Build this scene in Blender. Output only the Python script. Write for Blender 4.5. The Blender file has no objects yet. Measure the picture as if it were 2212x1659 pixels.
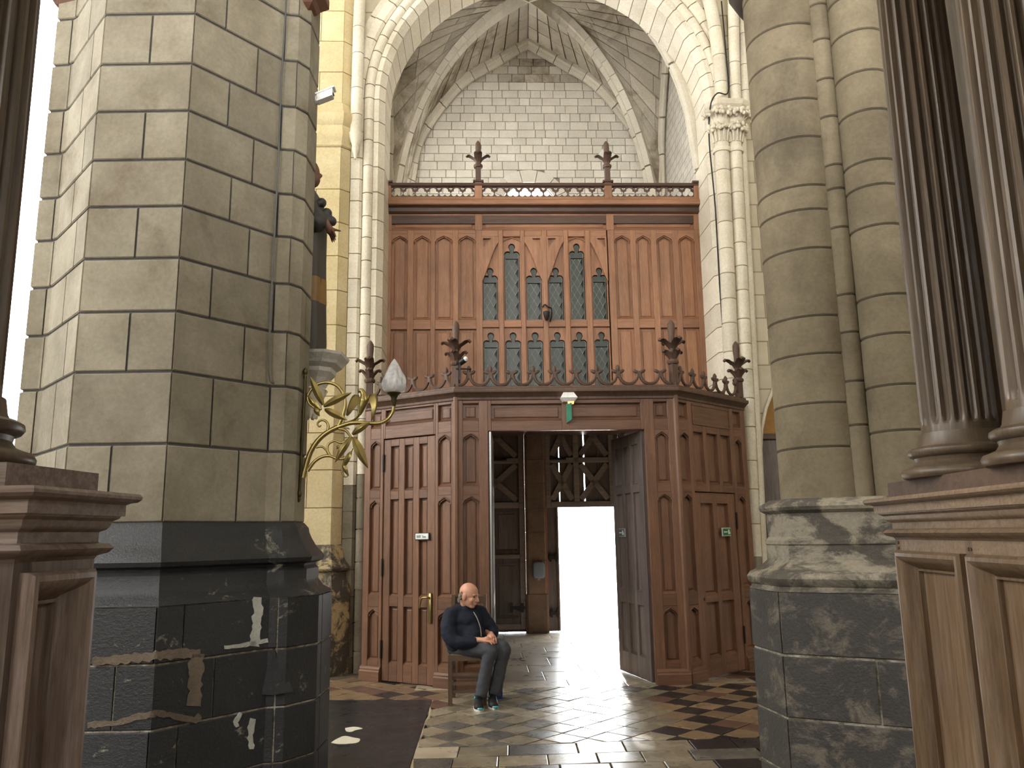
import bpy, bmesh, math, random
from mathutils import Vector, Matrix
from mathutils import noise as mnoise
from mathutils.geometry import tessellate_polygon

R = random.Random(11)
PI = math.pi
sc = bpy.context.scene
col = sc.collection

# ------------------------------------------------------------------ camera
FPX, TILT, ROLL, EYE = 1720.0, math.atan(325 / 1720.0), 0.016, 1.6
cam_data = bpy.data.cameras.new('camera')
cam_data.sensor_width = 36.0
cam_data.lens = FPX / 2212.0 * 36.0
cam_data.clip_end = 200
cam = bpy.data.objects.new('camera', cam_data)
cam.matrix_world = Matrix.Translation((0, 0, EYE)) @ Matrix.Rotation(PI / 2 + TILT, 4, 'X') @ Matrix.Rotation(-ROLL, 4, 'Z')
col.objects.link(cam)
sc.camera = cam

# ------------------------------------------------------------------ world, lights, exposure
SKY = 18.0
world = bpy.data.worlds.new('sky')
sc.world = world
world.use_nodes = True
world.node_tree.nodes['Background'].inputs[0].default_value = (0.93, 0.97, 1.0, 1)
world.node_tree.nodes['Background'].inputs[1].default_value = SKY
vs = sc.view_settings
vs.view_transform = 'Standard'
vs.look = 'None'
vs.exposure = 0.0
vs.gamma = 1.0
vs.use_curve_mapping = False
cy = sc.cycles
cy.max_bounces, cy.diffuse_bounces, cy.glossy_bounces, cy.transmission_bounces, cy.transparent_max_bounces = 6, 4, 3, 3, 4
cy.caustics_reflective = cy.caustics_refractive = False


def area(name, loc, aim, sx, sy, power, color=(1, 1, 1), portal=False):
    d = bpy.data.lights.new(name, 'AREA')
    d.shape = 'RECTANGLE'
    d.size, d.size_y, d.energy, d.color = sx, sy, power, color
    if portal:
        d.cycles.is_portal = True
    o = bpy.data.objects.new(name, d)
    o.location = loc
    o.rotation_euler = (Vector(aim) - Vector(loc)).to_track_quat('-Z', 'Y').to_euler()
    col.objects.link(o)
    return o


# daylight entering through the tall windows of the left aisle wall, the right wall and the wall behind the viewer
LW = 380
for k, (yy, pw) in enumerate(((6.6, 1.0), (2.4, 1.0), (-1.8, .9))):
    area('left_window_daylight', (-8.85, yy, 6.0), (0, yy, 5.2), 1.9, 6.6, LW * pw, (0.94, 0.97, 1.0))
for xx, pw in ((-4.0, 600), (0.0, 480), (4.0, 170)):
    area('back_window_daylight', (xx, -5.85, 7.0), (xx, 0, 6.2), 2.2, 6.0, pw, (1.0, 0.985, 0.95))
for yy in (1.5, -2.5):
    area('right_window_daylight', (6.85, yy, 7.5), (0, yy, 6.5), 1.8, 4.5, 30, (1.0, 0.97, 0.92))

sun_d = bpy.data.lights.new('sun', 'SUN')
sun_d.energy, sun_d.angle, sun_d.color = 16.0, math.radians(1.2), (1.0, 0.96, 0.9)
sun = bpy.data.objects.new('sun', sun_d)
sun.rotation_euler = Vector((-.03, -.9, -.40)).to_track_quat('-Z', 'Y').to_euler()
col.objects.link(sun)

# ------------------------------------------------------------------ helpers
WA, WX, WY = math.radians(2.2), 0.45, 9.4          # the west end stands turned by 2.2 degrees
CA, SA = math.cos(WA), math.sin(WA)


def wl(u, w):
    return (WX + u * CA - w * SA, WY + u * SA + w * CA)


# the arch, its piers and the gallery screen stand behind the porch; they are drawn small and built 9 % larger, with their feet just below the tiles
AS = 1.09
AORG = (WX * AS, WY * AS, -.144)


def al(u, w):
    return (AORG[0] + (u * CA - w * SA) * AS, AORG[1] + (u * SA + w * CA) * AS)


def shade(c):
    return tuple(((x / 255.0 + 0.055) / 1.055) ** 2.4 if x > 10 else x / 255.0 / 12.92 for x in c)


class MB:
    """collects geometry for one mesh"""
    def __init__(s):
        s.v, s.f = [], []

    def add(s, v, f):
        n = len(s.v)
        s.v += [tuple(p) for p in v]
        s.f += [tuple(i + n for i in q) for q in f]
        return s

    def box(s, x0, x1, y0, y1, z0, z1, b=0.0):
        if b <= 0:
            v = [(x, y, z) for z in (z0, z1) for y in (y0, y1) for x in (x0, x1)]
            return s.add(v, [(0, 2, 3, 1), (4, 5, 7, 6), (0, 1, 5, 4), (2, 6, 7, 3), (0, 4, 6, 2), (1, 3, 7, 5)])
        # chamfered towards -y
        rect = lambda i, y: [(x0 + i, y, z0 + i), (x1 - i, y, z0 + i), (x1 - i, y, z1 - i), (x0 + i, y, z1 - i)]
        return s.rings([rect(0, y1), rect(0, y0 + b), rect(b, y0)], True, True)

    def rings(s, rs, cap0=False, cap1=False, closed=True):
        n = len(rs[0])
        v = [p for r in rs for p in r]
        f = []
        for k in range(len(rs) - 1):
            for i in range(n if closed else n - 1):
                j = (i + 1) % n
                f.append((k * n + i, k * n + j, (k + 1) * n + j, (k + 1) * n + i))
        if cap0:
            f.append(tuple(range(n - 1, -1, -1)))
        if cap1:
            f.append(tuple((len(rs) - 1) * n + i for i in range(n)))
        return s.add(v, f)

    def lathe(s, prof, n=16, cx=0, cy=0, a0=0, squash=1.0, cap=True):
        rs = [[(cx + r * math.cos(a0 + 2 * PI * i / n), cy + squash * r * math.sin(a0 + 2 * PI * i / n), z) for i in range(n)] for r, z in prof]
        return s.rings(rs, cap, cap)

    def prism(s, poly, y0, y1, holes=()):
        """polygon in x,z pushed from y0 to y1"""
        loops = [list(poly)] + [list(h) for h in holes]
        if holes:
            tri = tessellate_polygon([[Vector((x, z, 0)) for x, z in l] for l in loops])
            flat = [p for l in loops for p in l]
            m = len(flat)
            v = [(x, y0, z) for x, z in flat] + [(x, y1, z) for x, z in flat]
            f = [tuple(t) for t in tri] + [tuple(i + m for i in reversed(t)) for t in tri]
            o = 0
            for l in loops:
                n = len(l)
                f += [(o + i, o + (i + 1) % n, m + o + (i + 1) % n, m + o + i) for i in range(n)]
                o += n
            return s.add(v, f)
        return s.rings([[(x, y0, z) for x, z in poly], [(x, y1, z) for x, z in poly]], True, True)

    def prism_z(s, poly, z0, z1):
        return s.rings([[(x, y, z0) for x, y in poly], [(x, y, z1) for x, y in poly]], True, True)

    def tube(s, pts, rad, n=8, flat=1.0, caps=True, up=None):
        pts = [Vector(p) for p in pts]
        m = len(pts)
        rr = rad if callable(rad) else (lambda t: rad)
        rs = []
        ref = Vector(up) if up else Vector((0.13, 0.21, 0.97))
        for i, p in enumerate(pts):
            t = (pts[min(i + 1, m - 1)] - pts[max(i - 1, 0)])
            t = t.normalized() if t.length > 1e-9 else Vector((0, 0, 1))
            a = t.cross(ref)
            if a.length < 1e-4:
                a = t.cross(Vector((1, 0, 0)))
            a.normalize()
            if not up:
                ref = a.cross(t)
            b = a.cross(t)
            r = rr(i / (m - 1))
            rs.append([tuple(p + a * (r * math.cos(2 * PI * k / n)) + b * (r * flat * math.sin(2 * PI * k / n))) for k in range(n)])
        return s.rings(rs, caps, caps)

    def ball(s, c, r, n=12, m=8, rot=None):
        rx, ry, rz = (r, r, r) if not isinstance(r, (tuple, list)) else r
        rs = []
        for j in range(m + 1):
            ph = -PI / 2 + PI * min(max(j / m, 0.02), 0.98)
            ring = []
            for i in range(n):
                a = 2 * PI * i / n
                p = Vector((rx * math.cos(ph) * math.cos(a), ry * math.cos(ph) * math.sin(a), rz * math.sin(ph)))
                if rot is not None:
                    p = rot @ p
                ring.append(tuple(p + Vector(c)))
            rs.append(ring)
        return s.rings(rs, True, True)

    def limb(s, pts, radii, n=14, flat=1.0, end=True):
        """tapered chain through joints, smoothed, with round ends"""
        P = [Vector(p) for p in pts]
        out, rad = [], []
        for i in range(len(P) - 1):
            for k in range(6):
                t = k / 6
                p0, p1, p2, p3 = P[max(i - 1, 0)], P[i], P[i + 1], P[min(i + 2, len(P) - 1)]
                q = 0.5 * ((2 * p1) + (p2 - p0) * t + (2 * p0 - 5 * p1 + 4 * p2 - p3) * t * t + (3 * p1 - p0 - 3 * p2 + p3) * t ** 3)
                out.append(q)
                rad.append(radii[i] * (1 - t) + radii[i + 1] * t)
        out.append(P[-1])
        rad.append(radii[-1])
        s.tube(out, lambda t: rad[min(len(rad) - 1, int(round(t * (len(rad) - 1))))], n, flat)
        s.ball(P[0], radii[0] * .98, n, 8)
        if end:
            s.ball(P[-1], radii[-1] * .98, n, 8)
        return s


def obj(name, mb, mat, parent=None, smooth=None, loc=None, rz=0.0, label=None, kind=None, mesh=None, recalc=False):
    if mesh is None:
        mesh = bpy.data.meshes.new(name)
        mesh.from_pydata(mb.v, [], mb.f)
        if recalc or smooth is not None:
            bm = bmesh.new()
            bm.from_mesh(mesh)
            bmesh.ops.recalc_face_normals(bm, faces=bm.faces)
            bm.to_mesh(mesh)
            bm.free()
        if smooth is not None:
            mesh.polygons.foreach_set('use_smooth', [True] * len(mesh.polygons))
            mesh.set_sharp_from_angle(angle=math.radians(smooth))
        mesh.materials.append(mat)
    o = bpy.data.objects.new(name, mesh)
    col.objects.link(o)
    if loc is not None:
        o.location = loc
    if rz:
        o.rotation_euler[2] = rz
    if parent is not None:
        o.parent = parent
    if label:
        o['label'] = label
    if kind:
        o['kind'] = kind
    return o


def thing(name, label, cat, loc=(0, 0, 0), rz=0.0, group=None, kind=None):
    o = bpy.data.objects.new(name, None)
    o.empty_display_size = .2
    col.objects.link(o)
    o.location = loc
    o.rotation_euler[2] = rz
    return tag(o, label, cat, group, kind)


def tag(o, label=None, cat=None, group=None, kind=None):
    for k, v in (('label', label), ('category', cat), ('group', group), ('kind', kind)):
        if v:
            o[k] = v
    return o


def copy_tree(o, parent=None):
    c = o.copy()
    col.objects.link(c)
    c.parent = parent
    for ch in list(o.children):
        copy_tree(ch, c)
    return c


def offset(poly, d, closed=True):
    """moves a counter-clockwise outline outwards by d with mitred corners"""
    n = len(poly)
    out = []
    for i in range(n):
        p = Vector(poly[i])
        a = Vector(poly[i - 1]) if (closed or i > 0) else None
        b = Vector(poly[(i + 1) % n]) if (closed or i < n - 1) else None
        ns = []
        for q0, q1 in ((a, p), (p, b)):
            if q0 is None or q1 is None:
                continue
            e = (q1 - q0)
            if e.length > 1e-9:
                e.normalize()
                ns.append(Vector((e.y, -e.x)))
        m = sum(ns, Vector((0, 0)))
        m.normalize()
        k = d / max(0.35, m.dot(ns[0]))
        out.append((p.x + m.x * k, p.y + m.y * k))
    return out


def arc(cx, cy, r, a0, a1, n):
    return [(cx + r * math.cos(a0 + (a1 - a0) * i / n), cy + r * math.sin(a0 + (a1 - a0) * i / n)) for i in range(n + 1)]


def spline(pts, k=6):
    P = [Vector(p) for p in pts]
    out = []
    for i in range(len(P) - 1):
        p0, p1, p2, p3 = P[max(i - 1, 0)], P[i], P[i + 1], P[min(i + 2, len(P) - 1)]
        for j in range(k):
            t = j / k
            out.append(0.5 * ((2 * p1) + (p2 - p0) * t + (2 * p0 - 5 * p1 + 4 * p2 - p3) * t * t + (3 * p1 - p0 - 3 * p2 + p3) * t ** 3))
    out.append(P[-1])
    return out


# ------------------------------------------------------------------ materials
class NT:
    def __init__(s, name):
        s.m = bpy.data.materials.new(name)
        s.m.use_nodes = True
        s.t = s.m.node_tree
        s.b = s.t.nodes['Principled BSDF']

    def n(s, typ, **kw):
        q = s.t.nodes.new(typ)
        for k, v in kw.items():
            if k.startswith('i_'):
                key = k[2:]
                q.inputs[int(key) if key.isdigit() else key].default_value = v
            else:
                setattr(q, k, v)
        return q

    def l(s, a, b):
        s.t.links.new(a, b)

    def coord(s, scale=(1, 1, 1), kind='Object'):
        c = s.n('ShaderNodeTexCoord')
        m = s.n('ShaderNodeMapping')
        m.inputs['Scale'].default_value = scale
        s.l(c.outputs[kind], m.inputs['Vector'])
        return m.outputs[0]

    def noise(s, vec, scale, detail=4, rough=.6, dist=0.0):
        q = s.n('ShaderNodeTexNoise')
        q.inputs['Scale'].default_value = scale
        q.inputs['Detail'].default_value = detail
        q.inputs['Roughness'].default_value = rough
        q.inputs['Distortion'].default_value = dist
        s.l(vec, q.inputs['Vector'])
        return q.outputs['Fac']

    def ramp(s, fac, stops, interp='LINEAR'):
        q = s.n('ShaderNodeValToRGB')
        q.color_ramp.interpolation = interp
        e = q.color_ramp.elements
        while len(e) < len(stops):
            e.new(.5)
        for k, (p, c) in enumerate(stops):
            e[k].position = p
            e[k].color = tuple(c) + (1,) if len(c) == 3 else c
        s.l(fac, q.inputs[0])
        return q.outputs[0]

    def mix(s, fac, a, b, mode='MIX'):
        q = s.n('ShaderNodeMix', data_type='RGBA', blend_type=mode)
        for src, i in ((fac, 0), (a, 6), (b, 7)):
            if isinstance(src, (int, float)):
                q.inputs[i].default_value = src
            elif isinstance(src, (tuple, list)):
                q.inputs[i].default_value = tuple(src) + (1,) if len(src) == 3 else src
            else:
                s.l(src, q.inputs[i])
        return q.outputs[2]

    def vary(s, colr, lo=.85, hi=1.12):
        oi = s.n('ShaderNodeObjectInfo')
        mr = s.n('ShaderNodeMapRange')
        mr.inputs[3].default_value, mr.inputs[4].default_value = lo, hi
        s.l(oi.outputs['Random'], mr.inputs[0])
        h = s.n('ShaderNodeHueSaturation')
        s.l(mr.outputs[0], h.inputs['Value'])
        s.l(colr, h.inputs['Color'])
        return h.outputs[0]

    def bump(s, h, strength=.3, dist=.01):
        q = s.n('ShaderNodeBump')
        q.inputs['Strength'].default_value = strength
        q.inputs['Distance'].default_value = dist
        s.l(h, q.inputs['Height'])
        s.l(q.outputs[0], s.b.inputs['Normal'])

    def done(s, colr, rough=.8, metal=0.0, spec=.5):
        if isinstance(colr, (tuple, list)):
            s.b.inputs['Base Color'].default_value = tuple(colr) + (1,)
        else:
            s.l(colr, s.b.inputs['Base Color'])
        if isinstance(rough, (int, float)):
            s.b.inputs['Roughness'].default_value = rough
        else:
            s.l(rough, s.b.inputs['Roughness'])
        s.b.inputs['Metallic'].default_value = metal
        s.b.inputs['Specular IOR Level'].default_value = spec
        return s.m


def stone(name, c, c2=None, stain=None, vary=(.86, 1.1), scale=1.0, bump=.35, stain_amt=(.5, .75), rough=.88):
    q = NT(name)
    v = q.coord((scale, scale, scale))
    n1 = q.noise(v, 2.2, 5, .65)
    n2 = q.noise(v, 38, 4, .7)
    c = shade(c)
    c2 = shade(c2) if c2 else tuple(x * .78 for x in c)
    base = q.mix(q.ramp(n1, [(.3, (0, 0, 0)), (.72, (1, 1, 1))]), c, c2)
    if stain:
        n3 = q.noise(v, 1.1, 6, .7, .4)
        base = q.mix(q.ramp(n3, [(stain_amt[0], (0, 0, 0)), (stain_amt[1], (1, 1, 1))]), base, shade(stain))
    fine = q.ramp(n2, [(.25, (.82, .82, .82)), (.75, (1.08, 1.08, 1.08))])
    base = q.mix(1.0, base, fine, 'MULTIPLY')
    base = q.vary(base, *vary)
    q.bump(n2, bump, .012)
    return q.done(base, rough, spec=.25)


def wood(name, c, c2, axis='z', gloss=.45, vary=(.85, 1.12), grain=1.0, dust=None, spec=.4):
    q = NT(name)
    sc_ = {'z': (14, 14, .9), 'x': (.9, 14, 14), 'y': (14, .9, 14)}[axis]
    v = q.coord(tuple(x * grain for x in sc_))
    n1 = q.noise(v, 1.6, 5, .65, .6)
    n2 = q.noise(v, 9, 4, .7, .2)
    vb = q.coord((1, 1, 1))
    n3 = q.noise(vb, 1.5, 4, .6)
    base = q.mix(q.ramp(n1, [(.28, (0, 0, 0)), (.75, (1, 1, 1))]), shade(c), shade(c2))
    base = q.mix(1.0, base, q.ramp(n2, [(.3, (.72, .72, .72)), (.62, (1.06, 1.06, 1.06))]), 'MULTIPLY')
    base = q.mix(1.0, base, q.ramp(n3, [(.25, (.8, .8, .8)), (.75, (1.15, 1.15, 1.15))]), 'MULTIPLY')
    if dust:
        base = q.mix(q.ramp(q.noise(v, 3.5, 5, .7), [(.45, (0, 0, 0)), (.8, (.7, .7, .7))]), base, shade(dust))
    base = q.vary(base, *vary)
    q.bump(n2, .12, .004)
    return q.done(base, q.ramp(n1, [(.2, (gloss - .1,) * 3), (.8, (gloss + .12,) * 3)]), spec=spec)


def peeling(name, dark, pale, lo, hi, scale=1.0, vary=(.85, 1.15), bump=.6, rough=.55):
    """painted stone, the paint flaked off in patches"""
    q = NT(name)
    v = q.coord((scale, scale, scale * 1.3))
    n1 = q.noise(v, 2.6, 8, .72, .5)
    n2 = q.noise(v, 30, 4, .7)
    n3 = q.noise(v, 1.1, 3, .5)
    mask = q.ramp(n1, [(lo, (0, 0, 0)), (hi, (1, 1, 1))])
    d = q.mix(n3, shade(dark), tuple(x * 1.9 for x in shade(dark)))
    base = q.mix(mask, d, shade(pale))
    base = q.mix(1.0, base, q.ramp(n2, [(.3, (.75, .75, .75)), (.7, (1.1, 1.1, 1.1))]), 'MULTIPLY')
    base = q.vary(base, *vary)
    q.bump(n2, bump, .01)
    return q.done(base, rough, spec=.35)


def plain(name, c, rough=.6, metal=0.0, spec=.4, emit=None, strength=0.0, bump=0.0):
    q = NT(name)
    v = q.coord((1, 1, 1))
    n = q.noise(v, 25, 3, .6)
    base = q.mix(1.0, shade(c), q.ramp(n, [(.25, (.86, .86, .86)), (.75, (1.08, 1.08, 1.08))]), 'MULTIPLY')
    if emit:
        q.b.inputs['Emission Color'].default_value = tuple(emit) + (1,)
        q.b.inputs['Emission Strength'].default_value = strength
    if bump:
        q.bump(n, bump, .005)
    return q.done(base, rough, metal, spec)


def ashlar(name, c, bw_, bh_, mortar, axis='xz'):
    """far masonry whose blocks are too small to build"""
    q = NT(name)
    tc = q.n('ShaderNodeTexCoord')
    sx = q.n('ShaderNodeSeparateXYZ')
    cx = q.n('ShaderNodeCombineXYZ')
    q.l(tc.outputs['Object'], sx.inputs[0])
    q.l(sx.outputs['X' if axis[0] == 'x' else 'Y'], cx.inputs[0])
    q.l(sx.outputs['Z'], cx.inputs[1])
    br = q.n('ShaderNodeTexBrick')
    br.inputs['Scale'].default_value = 1.0
    br.inputs['Mortar Size'].default_value = .008
    br.inputs['Brick Width'].default_value = bw_
    br.inputs['Row Height'].default_value = bh_
    br.inputs['Color1'].default_value = shade(c) + (1,)
    br.inputs['Color2'].default_value = tuple(x * .86 for x in shade(c)) + (1,)
    br.inputs['Mortar'].default_value = shade(mortar) + (1,)
    q.l(cx.outputs[0], br.inputs['Vector'])
    n = q.noise(tc.outputs['Object'], 3, 5, .6)
    base = q.mix(1.0, br.outputs['Color'], q.ramp(n, [(.25, (.8, .8, .8)), (.75, (1.08, 1.08, 1.08))]), 'MULTIPLY')
    q.bump(br.outputs['Fac'], -.4, .01)
    return q.done(base, .9, spec=.2)


M = {}
M['pillar'] = stone('grey_limestone', (150, 143, 126), (116, 108, 92), (98, 82, 64), stain_amt=(.54, .74), vary=(.84, 1.1))
M['pillar_joint'] = stone('grey_mortar', (84, 82, 82), vary=(1, 1))
M['black_base'] = peeling('black_painted_stone', (36, 37, 39), (150, 145, 132), .60, .67, 1.7, rough=.42)
M['black_joint'] = peeling('flaking_joint', (92, 84, 72), (196, 190, 176), .44, .62, 3.0, vary=(1, 1))
M['column'] = stone('warm_grey_limestone', (142, 131, 109), (108, 98, 81), (84, 77, 66), stain_amt=(.56, .8), vary=(.88, 1.08))
M['column_joint'] = stone('column_mortar', (80, 72, 61), vary=(1, 1))
M['column_base'] = peeling('flaked_grey_base', (72, 68, 62), (150, 142, 127), .47, .56, 1.1)
M['arch'] = stone('cream_limestone', (232, 225, 207), (214, 204, 182), vary=(.9, 1.06))
M['arch_joint'] = stone('arch_mortar', (150, 136, 112), vary=(1, 1))
M['yellow'] = stone('yellow_sandstone', (224, 210, 170), (204, 184, 138), vary=(.9, 1.06))
M['yellow_joint'] = stone('yellow_mortar', (138, 112, 74), vary=(1, 1))
M['old_base'] = peeling('flaked_dark_wall_base', (70, 66, 60), (188, 168, 128), .5, .58, 1.4)
M['tower'] = stone('chalk_ashlar', (222, 216, 203), (205, 198, 183), vary=(.87, 1.06))
M['tower_joint'] = stone('chalk_mortar', (150, 142, 126), vary=(1, 1))
M['vault'] = stone('vault_chalk', (206, 198, 182), (182, 172, 154), (140, 128, 110), stain_amt=(.5, .64), vary=(.78, 1.06))
M['rib'] = stone('rib_limestone', (216, 209, 193), (198, 190, 172), vary=(.9, 1.05))
M['side_wall'] = ashlar('side_ashlar', (206, 200, 188), .26, .16, (150, 142, 128), 'yz')
M['far_wall'] = ashlar('west_ashlar', (206, 196, 172), .42, .3, (150, 138, 116), 'xz')
M['screen_v'] = wood('red_oak_upright', (164, 120, 90), (136, 94, 68), 'z', .5)
M['screen_h'] = wood('red_oak_level', (162, 118, 89), (134, 93, 68), 'x', .5)
M['screen_dark'] = wood('dark_oak', (92, 66, 52), (66, 48, 40), 'x', .45)
M['porch_v'] = wood('brown_oak_upright', (134, 98, 76), (102, 73, 57), 'z', .42)
M['porch_h'] = wood('brown_oak_level', (130, 95, 74), (98, 70, 55), 'x', .42)
M['crest'] = wood('weathered_oak', (104, 80, 66), (78, 60, 50), 'z', .55)
M['old_door'] = wood('grey_old_oak', (120, 108, 102), (92, 82, 78), 'z', .6)
M['old_brace'] = wood('grey_brace_oak', (150, 134, 124), (116, 104, 96), 'x', .6)
M['ped_v'] = wood('tan_oak_upright', (124, 100, 74), (90, 68, 48), 'z', .34, dust=(146, 132, 118), spec=.5)
M['ped_h'] = wood('tan_oak_level', (132, 110, 86), (98, 77, 58), 'y', .32, dust=(160, 146, 132), spec=.5)
M['pedl_v'] = wood('dusty_oak_upright', (134, 116, 104), (100, 82, 72), 'z', .34, dust=(172, 160, 156), spec=.5)
M['pedl_h'] = wood('dusty_oak_level', (134, 116, 106), (100, 84, 76), 'y', .34, dust=(176, 164, 160), spec=.5)
M['ped_dark'] = wood('walnut_brown_oak', (108, 92, 74), (78, 64, 50), 'z', .38, spec=.45)
M['ped_dark_h'] = wood('walnut_brown_level', (100, 80, 66), (70, 54, 46), 'y', .36, spec=.55)
M['glass'] = plain('dusty_green_glass', (66, 73, 69), .42, spec=.4)
M['lead'] = plain('lead_came', (140, 144, 138), .6, .3)
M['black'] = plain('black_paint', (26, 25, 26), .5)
M['white'] = plain('white_plastic', (232, 233, 232), .4)
M['floor_bed'] = stone('floor_bed', (98, 88, 74), vary=(1, 1))


def tile_mat(name, c, c2, rough=.3):
    q = NT(name)
    v = q.coord((1, 1, 1))
    n1 = q.noise(v, 5, 5, .6, .5)
    n2 = q.noise(v, 6, 2, .5)
    n4 = q.noise(v, 5, 2, .4)
    base = q.mix(q.ramp(n1, [(.32, (0, 0, 0)), (.7, (1, 1, 1))]), shade(c), shade(c2))
    base = q.vary(base, .78, 1.18)
    q.bump(n4, .035, .02)
    return q.done(base, q.ramp(n2, [(.2, (rough - .08,) * 3), (.8, (rough + .12,) * 3)]), spec=.5)


M['tile_black'] = tile_mat('black_tile', (48, 46, 50), (34, 33, 36))
M['tile_tan'] = tile_mat('tan_tile', (144, 122, 97), (118, 98, 76))
M['tile_brown'] = tile_mat('brown_tile', (110, 84, 72), (86, 66, 58))
M['tile_worn'] = tile_mat('worn_tile', (158, 148, 128), (124, 114, 98), .26)
M['tile_grey'] = tile_mat('worn_grey_tile', (112, 108, 102), (88, 86, 84), .26)
M['paving'] = tile_mat('pale_paving', (184, 172, 152), (152, 140, 122), .3)
M['slab'] = tile_mat('black_marble', (40, 42, 47), (29, 30, 34), .3)
M['brass'] = plain('aged_brass', (162, 146, 94), .33, .95)
M['brass_dark'] = plain('dark_brass', (84, 76, 52), .45, .9)
M['steel'] = plain('steel', (190, 192, 194), .3, .9)
M['iron'] = plain('iron', (42, 40, 40), .5, .5)
M['lit_pane'] = plain('lit_window_pane', (240, 244, 246), .4, emit=(1, .99, .96), strength=6.0)

# ================================================================== the setting
WORG = (WX, WY, 0)


def struct(name, mb, mat, parent=None, loc=None, rz=0.0, smooth=None, label=None):
    o = obj(name, mb, mat, parent, smooth, loc, rz)
    if parent is None:
        o['kind'] = 'structure'
    if label:
        o['label'] = label
    return o


def enlarge(o):
    o.location = AORG
    o.rotation_euler[2] = WA
    o.scale = (AS, AS, AS)
    return o


def setting(name, label=None, west=True):
    o = bpy.data.objects.new(name, None)
    col.objects.link(o)
    o['kind'] = 'structure'
    if west:
        o.location = WORG
        o.rotation_euler[2] = WA
    if label:
        o['label'] = label
    return o


# ---- church shell (nave walls, ceiling, floor bed)
struct('wall_left', MB().prism([(-6.5, 0), (14, 0), (14, 13), (-6.5, 13)], -.35, 0, holes=[[(y - .95, 2.7), (y + .95, 2.7), (y + .95, 9.3), (y - .95, 9.3)] for y in (6.6, 2.4, -1.8)]),
       M['far_wall'], loc=(-9.0, 0, 0), rz=PI / 2, label='pale ashlar wall of the left aisle with tall windows')
struct('wall_right', MB().prism([(-6.5, 0), (14, 0), (14, 13), (-6.5, 13)], -.35, 0, holes=[[(y - .9, 5.25), (y + .9, 5.25), (y + .9, 9.75), (y - .9, 9.75)] for y in (1.5, -2.5)]),
       M['far_wall'], loc=(7.4, 0, 0), rz=PI / 2, label='pale ashlar wall on the right side')
struct('wall_back', MB().prism([(-9.4, 0), (7.4, 0), (7.4, 13), (-9.4, 13)], -6.4, -6.0, holes=[[(x - 1.1, 4), (x + 1.1, 4), (x + 1.1, 10), (x - 1.1, 10)] for x in (-4, 0, 4)]),
       M['far_wall'], label='pale ashlar wall behind the viewer with three windows')
struct('ceiling', MB().box(-9.4, 7.4, -6.4, 15, 13, 13.3), M['vault'], label='high stone ceiling over the nave')
for k, (loc, rz, w, h) in enumerate([((-9.1, 6.6, 6.0), PI / 2, 1.9, 6.6), ((-9.1, 2.4, 6.0), PI / 2, 1.9, 6.6), ((-9.1, -1.8, 6.0), PI / 2, 1.9, 6.6),
                                     ((7.15, 1.5, 7.5), PI / 2, 1.8, 4.5), ((7.15, -2.5, 7.5), PI / 2, 1.8, 4.5),
                                     ((-4, -6.2, 7), 0, 2.2, 6), ((0, -6.2, 7), 0, 2.2, 6), ((4, -6.2, 7), 0, 2.2, 6)]):
    f = MB()
    for x in (-w / 2, -.03, w / 2 - .06):
        f.box(x, x + .06, -.03, .03, -h / 2, h / 2)
    for z in [-h / 2 + i * (h - .06) / 5 for i in range(6)]:
        f.box(-w / 2, w / 2, -.025, .025, z, z + .06)
    wn = struct('window_%d' % (k + 2), f, M['iron'], loc=loc, rz=rz, label='tall leaded nave window')
    obj('pane', MB().box(-w / 2, w / 2, -.006, .006, -h / 2, h / 2), M['lit_pane'], wn, loc=(0, .12 if k > 4 else -.12, 0))

struct('ceiling_choir', MB().box(-2.6, 3.4, -4.5, 1.7, 4.75, 5.0), M['ped_dark'], label='boarded underside of the choir loft over the viewer')  # unseen board added overhead to keep back-window light off the foreground
floor = struct('floor', MB().box(-9.4, 7.4, -6.4, 14.2, -.3, -.022), M['floor_bed'], label='church floor of worn black, tan and grey stone tiles')

# ---- west wall with the great round arch
AU, AZ, AR = .05, 7.08, 2.07


def arch_loop(r, z0, n=40):
    return [(AU - r, z0)] + [(AU + r * math.cos(PI - PI * i / n), AZ + r * math.sin(PI - PI * i / n)) for i in range(n + 1)] + [(AU + r, z0)]


wall_outline = [(-10, 0)] + arch_loop(2.54, 0) + [(7.3, 0), (7.3, 13), (-10, 13)]
wall_outline = [(x - .165, z) if abs(z) < 1e-6 and 2 < x < 3 else (x, z) for x, z in wall_outline]
glow_hole = [(-8.3, 2.15), (-5.1, 2.15), (-5.1, 8.6)] + arc(-6.7, 8.6, 1.6, 0, PI, 14)[1:-1] + [(-8.3, 8.6)]
NCH = [(0, 2.55), (.03, 2.8), (.1, 3.05), (.21, 3.3), (.35, 3.5), (.5, 3.62)]
niche_hole = [(2.475, .01), (3.575, .01)] + [(3.575 - 1.03 * t, z) for t, z in NCH] + [(2.545 + 1.03 * t, z) for t, z in reversed(NCH[:-1])]
enlarge(struct('wall_west', MB().prism(wall_outline, .1, .6, holes=[glow_hole, niche_hole]), M['far_wall'], loc=WORG, rz=WA, label='cream ashlar west wall pierced by the great arch'))
wn = enlarge(setting('window_1', 'overexposed tall window of the left aisle'))  # glowing pane added in place of the brightly lit wall
obj('pane', MB().prism(glow_hole, .45, .47), M['lit_pane'], wn)
f = MB()
for u in (-7.55, -5.92):
    f.box(u, u + .05, .4, .5, 2.15, 9.9)
for z in ():
    f.box(-8.3, -5.1, .4, .47, z, z + .05)
obj('window_frame', f, M['arch'], wn)
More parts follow.
